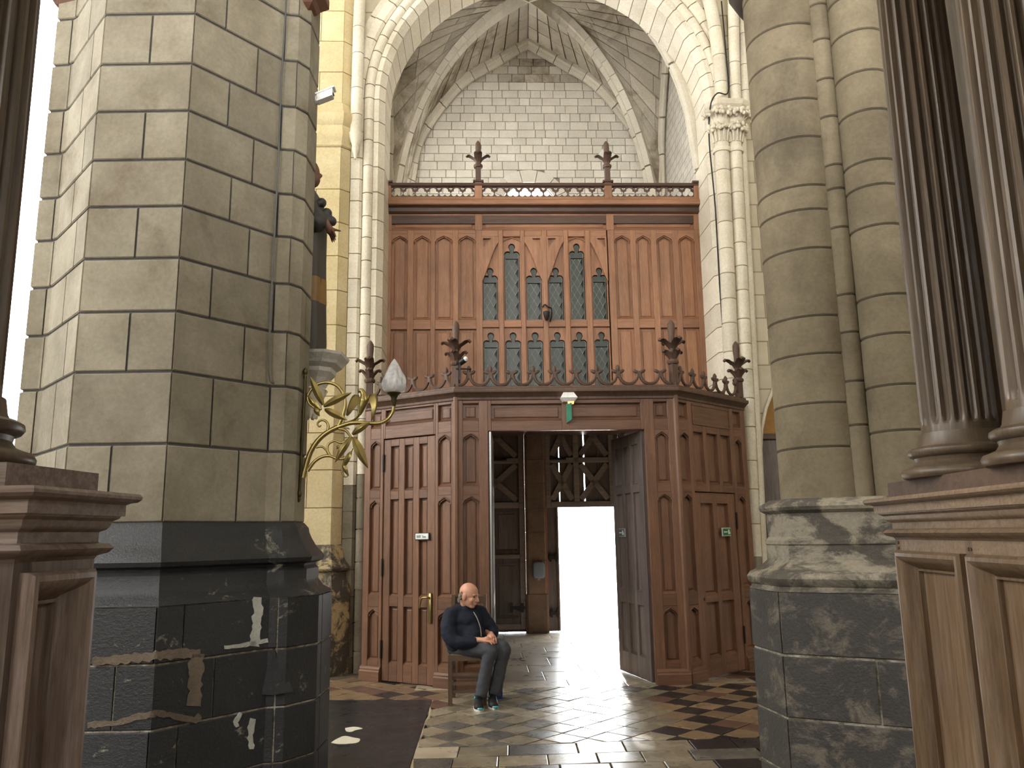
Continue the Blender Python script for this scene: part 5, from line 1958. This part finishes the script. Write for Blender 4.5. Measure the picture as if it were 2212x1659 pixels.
sta = thing('statue', 'dark painted statue of a robed figure holding out an open hand, behind the pillar', 'statue', SP)
robe = MB()
rs = []
for z, rx, ry, ox in ((0, .16, .17, 0), (.1, .165, .175, 0), (.4, .155, .165, 0), (.75, .14, .155, .01), (1.0, .135, .16, .015), (1.15, .13, .17, .01), (1.25, .12, .17, 0), (1.32, .08, .11, 0), (1.38, .045, .05, 0)):
    rs.append([(ox + rx * (1 + .06 * math.sin(7 * a + z * 2)) * math.cos(a), ry * (1 + .05 * math.sin(7 * a)) * math.sin(a), z) for a in [2 * PI * k / 40 for k in range(40)]])
robe.rings(rs, True, True)
obj('robe', robe, plain('dark_robe', (62, 56, 50), .55, bump=.2), sta, 60)
band = MB()
band.rings([[(ox + rx * (1 + .06 * math.sin(7 * a + z * 2)) * 1.012 * math.cos(a), ry * (1 + .05 * math.sin(7 * a)) * 1.012 * math.sin(a), z) for a in [2 * PI * k / 40 for k in range(40)]] for z, rx, ry, ox in ((.42, .155, .165, 0), (.62, .146, .159, .005))], False, False)
obj('gold_band', band, plain('gold_ochre', (122, 90, 44), .5), sta, 60, label='ochre gold band on the lower robe')
hd_ = MB()
hd_.ball((.0, 0, 1.52), (.085, .072, .112), 18, 14)
hd_.ball((.035, 0, 1.47), (.055, .052, .07), 14, 10)
hd_.ball((.088, 0, 1.50), (.02, .013, .02), 8, 6)
hd_.ball((.07, 0, 1.455), (.022, .024, .012), 8, 6)
hd_.ball((-.01, -.072, 1.5), (.02, .012, .03), 8, 6)
hd_.ball((-.01, .072, 1.5), (.02, .012, .03), 8, 6)
hd_.limb([(-.0, 0, 1.3), (0, 0, 1.44)], [.05, .046], 12)
skin_s = plain('painted_brown_skin', (104, 72, 56), .5)
statue_head = hd_
sl = MB()
w1 = at(708, 487, 5.88) - SP
sl.limb([(.02, -.12, 1.2), (.09, -.14, 1.05), tuple(w1 + Vector((-.07, 0, .05)))], [.085, .085, .07], 14)
for k, (px, py) in enumerate(((700, 440), (712, 462), (722, 480))):
    sl.ball(tuple(at(px - 5, py - 2, 5.92) - SP), (.04, .05, .04), 10, 8)
statue_sleeve = sl


# ------------------------------------------------------------------ people helpers
def fused(mb, voxel, smooth=4):
    """one continuous skin over overlapping shapes"""
    me = bpy.data.meshes.new('tmp')
    me.from_pydata(mb.v, [], mb.f)
    bm = bmesh.new()
    bm.from_mesh(me)
    bmesh.ops.recalc_face_normals(bm, faces=bm.faces)
    bm.to_mesh(me)
    bm.free()
    o = bpy.data.objects.new('tmp', me)
    col.objects.link(o)
    r = o.modifiers.new('r', 'REMESH')
    r.mode = 'VOXEL'
    r.voxel_size = voxel
    s = o.modifiers.new('s', 'SMOOTH')
    s.factor, s.iterations = .5, smooth
    dg = bpy.context.evaluated_depsgraph_get()
    out = bpy.data.meshes.new_from_object(o.evaluated_get(dg))
    bpy.data.objects.remove(o)
    out.polygons.foreach_set('use_smooth', [True] * len(out.polygons))
    return out


def skin_obj(name, mb, voxel, mat, parent, smooth=4, label=None, folds=0.0, fs=13.0, extra=None):
    me = fused(mb, voxel, smooth)
    if extra is not None:
        n0 = len(me.vertices)
        vv = [tuple(q.co) for q in me.vertices] + extra.v
        ff = [tuple(p.vertices) for p in me.polygons] + [tuple(i + n0 for i in q) for q in extra.f]
        me = bpy.data.meshes.new(name)
        me.from_pydata(vv, [], ff)
        me.polygons.foreach_set('use_smooth', [True] * len(me.polygons))
    if folds:
        for vx in me.vertices:
            c = vx.co
            k = mnoise.noise(Vector((c.x * fs, c.y * fs, c.z * fs * 1.7))) + .5 * mnoise.noise(Vector((c.x * fs * 2 + 5, c.y * fs * 2, c.z * fs * 4)))
            vx.co = c + vx.normal * (folds * k)
    me.name = name
    me.materials.clear()
    me.materials.append(mat)
    return obj(name, None, mat, parent, mesh=me, label=label)


def fingers(mb, wrist, palm, dirs, lens, r=.0085, curl=Vector((0, 0, -1))):
    for d, L in zip(dirs, lens):
        d = Vector(d).normalized()
        b = Vector(palm)
        p1 = b + d * L * .45
        p2 = p1 + (d + curl * .35).normalized() * L * .32
        p3 = p2 + (d + curl * .7).normalized() * L * .25
        mb.limb([tuple(b), tuple(p1), tuple(p2), tuple(p3)], [r * 1.1, r, r * .92, r * .75], 8)


W = w1
T1 = at(731, 533, 5.86) - SP
dirn = (T1 - W).normalized()
sdir = Vector((0, -1, 0))
perp = Vector((-dirn.z, 0, dirn.x))
pc = W + dirn * .055
statue_head.limb([tuple(W - dirn * .05), tuple(W), tuple(pc)], [.03, .026, .034], 12)
for k, (o1, L) in enumerate(((-1.5, .07), (-.5, .085), (.5, .085), (1.5, .07))):
    b = pc + sdir * (o1 * .016) + perp * (o1 * .010)
    dd = (dirn + sdir * .07 * o1 + perp * .07 * o1).normalized()
    statue_head.limb([tuple(b), tuple(b + dd * L * .5), tuple(b + dd * L * .8 + Vector((0, 0, -.004))), tuple(b + dd * L + Vector((0, 0, -.01)))], [.012, .0095, .0085, .006], 8)
tt = at(736, 499, 5.86) - SP
statue_head.limb([tuple(W + dirn * .02), tuple((W + dirn * .03).lerp(tt, .55)), tuple(tt)], [.015, .011, .007], 8)
# neck and arm run on inside the robe so the figure is one piece
statue_head.limb([(0, 0, 1.34), (.0, -.06, 1.2), (.05, -.12, 1.08), tuple(W - dirn * .04)], [.05, .05, .04, .028], 10)
skin_obj('sleeve', statue_sleeve, .012, plain('dark_sleeve', (52, 50, 50), .5, bump=.2), sta, 5)
skin_obj('body', statue_head, .006, skin_s, sta, 3, label='brown painted head and outstretched hand')
obj('hair', MB().ball((-.012, 0, 1.545), (.088, .077, .1), 16, 10), plain('statue_hair', (52, 38, 32), .6), sta, 60)

# ================================================================== seated man and his chair
chair = thing('wooden_chair', 'small dark wooden church chair under the seated man beside the doorway', 'chair', (-.475, 8.22, 0))
CW = wood('worn_chair_wood', (112, 88, 70), (84, 64, 52), 'z', .5)
CWx = wood('worn_chair_rail', (116, 92, 74), (86, 66, 54), 'x', .5)
for sx in (-1, 1):
    obj('leg', MB().rings([[(sx * .165 + a * .019, -.17 + b * .019, z) for a, b in ((-1, -1), (1, -1), (1, 1), (-1, 1))] for z in (0, .46)], True, True), CW, chair)
    obj('leg', MB().rings([[(sx * .16 + a * .017, .19 + k + b * .017, z) for a, b in ((-1, -1), (1, -1), (1, 1), (-1, 1))] for z, k in ((0, .03), (.44, 0), (1.0, .05))], True, True), CW, chair)
    for z in (.16, .30):
        obj('rung', MB().tube([(sx * .163, -.17, z), (sx * .16, .2, z)], .011, 8), CW, chair, 50)
for z in (.13, .2, .285):
    obj('rung', MB().box(-.16, .16, -.182, -.162, z - .015, z + .015), CWx, chair)
obj('rung', MB().box(-.16, .16, .19, .21, .18, .21), CWx, chair)
obj('seat_frame', MB().box(-.18, .18, -.19, -.155, .41, .455).box(-.18, .18, .17, .2, .41, .45).box(-.18, -.15, -.17, .19, .41, .45).box(.15, .18, -.17, .19, .41, .45), CWx, chair)
obj('rush_seat', MB().box(-.165, .165, -.17, .18, .43, .462), wood('woven_rush', (150, 128, 92), (118, 98, 68), 'x', .7, grain=4), chair)
for z, h in ((.62, .05), (.77, .05), (.91, .07)):
    obj('back_slat', MB().box(-.15, .15, .2 + (z - .44) * .09, .215 + (z - .44) * .09, z, z + h), CWx, chair)

man = thing('person', 'bald man in navy zip jacket and grey trousers sitting on a chair, head turned right', 'person', (-.45, 8.12, 0))
G = lambda x, y, z: (x + .45, y - 8.12, z)
skin = plain('skin', (214, 160, 136), .5)
sk = skin.node_tree.nodes['Principled BSDF']
sk.inputs['Subsurface Weight'].default_value = .12
sk.inputs['Subsurface Radius'].default_value = (.02, .008, .004)
HC = Vector(G(-.455, 8.10, 1.02))
fwd = Vector((.88, -.42, -.22)).normalized()          # where the face looks
lat = Vector((fwd.y, -fwd.x, 0)).normalized() * -1     # towards the man's left
lat = Vector((-fwd.y, fwd.x, 0)).normalized()
up = fwd.cross(lat) if fwd.cross(lat).z > 0 else lat.cross(fwd)
HR = Matrix((fwd, lat, up)).transposed()


def hd(f, l, u):
    return tuple(HC + fwd * f + lat * l + up * u)


b = MB()
b.ball(hd(-.012, 0, .025), (.096, .075, .090), 22, 16, rot=HR)          # skull
b.ball(hd(.022, 0, -.035), (.066, .060, .080), 18, 14, rot=HR)          # face
b.ball(hd(.05, 0, -.092), (.032, .036, .026), 12, 10, rot=HR)           # chin
b.ball(hd(.07, 0, .018), (.022, .052, .014), 12, 8, rot=HR)             # brow
b.limb([hd(.082, 0, .004), hd(.102, 0, -.026), hd(.104, 0, -.036)], [.010, .014, .013], 10)   # nose
for s in (-1, 1):
    b.ball(hd(.092, s * .013, -.038), .010, 8, 6)
    b.ball(hd(.055, s * .038, -.035), (.024, .02, .026), 10, 8, rot=HR)  # cheeks
    b.ball(hd(-.012, s * .076, -.018), (.022, .009, .034), 12, 8, rot=HR)  # ears
    b.ball(hd(-.018, s * .082, -.004), (.014, .006, .014), 10, 6, rot=HR)
b.ball(hd(.086, 0, -.062), (.012, .024, .007), 10, 6, rot=HR)           # upper lip
b.ball(hd(.083, 0, -.074), (.012, .021, .008), 10, 6, rot=HR)
neck = Vector(G(-.485, 8.16, .88))
b.limb([hd(-.03, 0, -.06), tuple(neck), G(-.50, 8.19, .74), G(-.50, 8.2, .60)], [.055, .058, .07, .09], 16)
# arms inside the sleeves, hands out on the lap
fg = MB()
RW, LWr = Vector(G(-.355, 7.96, .612)), Vector(G(-.242, 8.08, .648))
b.limb([G(-.50, 8.19, .80), G(-.61, 8.12, .82), G(-.60, 8.02, .62), tuple(RW)], [.06, .045, .036, .024], 12)
b.limb([G(-.50, 8.19, .80), G(-.37, 8.26, .82), G(-.27, 8.2, .66), tuple(LWr)], [.06, .045, .036, .024], 12)
for Wp, d, side in ((RW, Vector((.95, -.25, -.06)), Vector((.2, .95, .1))), (LWr, Vector((.12, -.88, -.28)), Vector((-.9, -.25, .1)))):
    d.normalize()
    side.normalize()
    pm_ = Wp + d * .075
    b.limb([tuple(Wp), tuple(Wp + d * .03), tuple(pm_)], [.026, .034, .038], 12, .75)
    for k, (o1, L) in enumerate(((-1.5, .066), (-.5, .082), (.5, .086), (1.5, .076))):
        q0 = pm_ + side * (o1 * .0205)
        dd = (d + side * .05 * o1).normalized()
        fg.limb([tuple(q0 - dd * .02), tuple(q0 + dd * L * .5), tuple(q0 + dd * L * .8 + Vector((0, 0, -.008))), tuple(q0 + dd * L * .95 + Vector((0, 0, -.02)))], [.0100, .0092, .0086, .007], 8)
    th = Wp + d * .025 + side * .028
    b.limb([tuple(Wp + d * .012 + side * .012), tuple(th), tuple(th + d * .03 + side * .01), tuple(th + d * .055 + side * .002)], [.014, .0125, .011, .008], 8)
skin_obj('body', b, .0045, skin, man, 2, extra=fg)
for s in (-1, 1):
    e = MB()
    e.ball(hd(.073, s * .029, .0), .0085, 10, 8)
    obj('eye', e, plain('eye_dark', (52, 44, 40), .3), man, 60)
    obj('eyebrow', MB().limb([hd(.088, s * .012, .022), hd(.084, s * .034, .024), hd(.07, s * .05, .014)], [.004, .005, .003], 8), plain('grey_brow', (150, 142, 134), .8), man, 60)
hr = MB()
for k in range(46):
    a = R.uniform(-1, 1)
    base = Vector(hd(-.072 - .02 * R.random() - .0 + .03 * abs(a), a * .078, R.uniform(-.06, .03)))
    hr.tube([tuple(base), tuple(base + up * -.018 - fwd * .012 + lat * a * .01), tuple(base - up * .04 - fwd * .008 + lat * a * .012)], lambda t: .007 * (1 - t) + .0012, 5)
hr.ball(hd(-.052, 0, -.03), (.05, .066, .04), 14, 10, rot=HR)
obj('hair', hr, plain('thin_grey_hair', (150, 142, 134), .8), man, 60, label='thin grey fringe of hair')

navy = NT('navy_cloth')
v = navy.coord((1, 1, 1))
n1 = navy.noise(v, 5, 4, .6, .8)
n2 = navy.noise(v, 130, 2, .5)
navy.bump(n1, .5, .03)
navy_m = navy.done(navy.mix(n2, shade((22, 27, 40)), shade((36, 42, 58))), .8, spec=.3)
j = MB()
j.ball(G(-.515, 8.20, .555), (.185, .165, .12), 22, 14)
j.ball(G(-.505, 8.175, .66), (.19, .165, .15), 22, 14)
j.ball(G(-.495, 8.175, .77), (.178, .145, .13), 22, 14)
j.ball(G(-.43, 8.09, .63), (.13, .11, .12), 18, 12)
j.limb([G(-.635, 8.12, .825), G(-.50, 8.18, .865), G(-.36, 8.27, .825)], [.085, .075, .085], 16)
j.limb([G(-.49, 8.17, .84), G(-.475, 8.15, .90)], [.095, .075], 18)
j.limb([G(-.635, 8.11, .82), G(-.655, 8.03, .70), G(-.60, 7.985, .605), G(-.48, 7.96, .588), G(-.375, 7.965, .59)], [.083, .08, .072, .058, .044], 16, 1.0, False)
j.limb([G(-.355, 8.27, .82), G(-.275, 8.24, .72), G(-.222, 8.19, .665), G(-.236, 8.11, .635)], [.082, .070, .058, .042], 16, 1.0, False)
skin_obj('jacket', j, .010, navy_m, man, 4, folds=.007)
obj('collar', MB().rings([[(neck.x + .0 + r * math.cos(a), neck.y + r * math.sin(a) - .0, neck.z + z + .012 * math.sin(a)) for a in [2 * PI * k / 28 for k in range(28)]] for r, z in ((.085, -.035), (.082, .02), (.076, .03), (.07, .02), (.07, -.03))], False, False), navy_m, man, 60)
zp = spline([Vector(G(-.412, 8.075, .86)), Vector(G(-.375, 8.04, .80)), Vector(G(-.345, 8.01, .72)), Vector(G(-.335, 7.985, .64))], 6)
obj('zip', MB().tube([tuple(p) for p in zp], .0045, 6), M['steel'], man, 50, label='silver zip of the jacket')

trs = NT('grey_wool')
v = trs.coord((1, 1, 1))
trs.bump(trs.noise(v, 6, 4, .6, .8), .4, .03)
trs_m = trs.done(trs.mix(trs.noise(v, 160, 2, .5), shade((62, 64, 70)), shade((88, 90, 97))), .85, spec=.25)
t = MB()
t.ball(G(-.53, 8.22, .505), (.16, .15, .085), 18, 12)
t.limb([G(-.57, 8.17, .515), G(-.40, 8.03, .525), G(-.245, 7.94, .515), G(-.275, 7.945, .40), G(-.345, 7.955, .10)], [.09, .082, .070, .062, .060], 18, 1.0, False)
t.limb([G(-.46, 8.26, .515), G(-.28, 8.10, .535), G(-.125, 8.01, .525), G(-.145, 8.02, .40), G(-.215, 8.03, .10)], [.09, .082, .070, .062, .060], 18, 1.0, False)
skin_obj('trousers', t, .010, trs_m, man, 4, folds=.006)
black_sh = plain('black_trainer', (30, 30, 32), .6)
teal = plain('teal_rubber', (70, 168, 176), .5)
for x, y, ang in ((-.362, 7.925, .06), (-.232, 7.995, .10)):
    sh = bpy.data.objects.new('shoe', None)
    col.objects.link(sh)
    sh.parent = man
    sh.location = G(x, y, 0)
    sh.rotation_euler[2] = ang
    sh.scale = (1.18, 1.18, 1.1)
    sh['label'] = 'black trainer with white and teal sole'
    up_ = MB()
    prof = [(.075, .02, .028, .06), (.06, .032, .036, .095), (.03, .036, .038, .105), (-.01, .036, .040, .09), (-.05, .040, .044, .062), (-.09, .040, .044, .048), (-.12, .034, .036, .038), (-.138, .018, .02, .026)]
    rs = [[(w * math.cos(a), yy, .022 + (h if math.sin(a) > 0 else .004) * max(0, math.sin(a)) ** .8 - .003 * (math.sin(a) < 0)) for a in [2 * PI * k / 20 for k in range(20)]] for yy, w, w2, h in prof]
    up_.rings(rs, True, True)
    obj('shoe_upper', up_, black_sh, sh, 60)
    so = MB()
    out = [(.034 * math.cos(a) if True else 0, 0) for a in (0,)]
    ol = []
    for k in range(28):
        a = 2 * PI * k / 28
        wv = .043 if math.sin(a) < 0 else .036
        ol.append((wv * math.cos(a) * (1 - .12 * (math.sin(a) > .5)), -.03 + .112 * math.sin(a)))
    so.rings([[(x_ * .96, y_, .0) for x_, y_ in ol], [(x_ * 1.03, y_, .014) for x_, y_ in ol], [(x_, y_, .03 + .012 * max(0, y_ * 6)) for x_, y_ in ol]], True, True)
    obj('sole', so, M['white'], sh, 40, label='white rubber sole')
    tc = MB().ball((.01, -.128, .02), (.026, .018, .014), 10, 8)
    obj('toe_cap', tc, teal, sh, 60)
    obj('laces', MB().tube([(-.018, -.03, .105), (.018, -.04, .10), (-.018, -.055, .09), (.018, -.068, .08)], .004, 6), M['black'], sh)
    obj('sock', MB().limb([(0, .03, .08), (.004, .03, .13)], [.032, .033], 14), plain('dark_sock', (44, 44, 48), .9), sh, 60)
    obj('heel_tab', MB().ball((-.03, .0, .085), (.008, .02, .014), 10, 8), teal, sh, 60)
bb = thing('blue_carton', 'small blue and white carton on the floor behind the man\'s shoe', 'carton', (-.185, 8.36, 0), .1)
obj('carton_body', MB().box(-.04, .04, -.03, .03, 0, .105, .004), plain('blue_card', (44, 66, 148), .5), bb)
obj('carton_label', MB().box(-.055, -.04, -.025, .025, .005, .1), M['white'], bb)
# dead leaves on the vestibule paving
for k, (px, py) in enumerate(((1113, 1425), (1125, 1424), (1130, 1428))):
    p = at(px, py, 8.0)
    u0 = Vector((0, 0, EYE))
    dvec = p - u0
    tt_ = -EYE / dvec.z
    g = u0 + dvec * tt_
    lf = MB()
    lf.add([(-.05, 0, .004), (0, -.025, .012), (.055, 0, .02), (0, .028, .006), (-.05, 0, .002), (0, -.025, .009), (.055, 0, .017), (0, .028, .003)], [(0, 1, 2, 3), (4, 7, 6, 5), (0, 4, 5, 1), (1, 5, 6, 2), (2, 6, 7, 3), (3, 7, 4, 0)])
    o = obj('dry_leaf', lf, plain('dry_leaf_brown', (92, 58, 40), .8), None, loc=(g.x, g.y, .002), rz=k * 1.3)
    tag(o, ('small dry leaf lying apart, leftmost of three on the doorway paving', 'small dry leaf in the middle of three on the doorway paving', 'rightmost small dry leaf of three on the doorway paving')[k], 'leaf', 'dry leaves on the doorway paving')
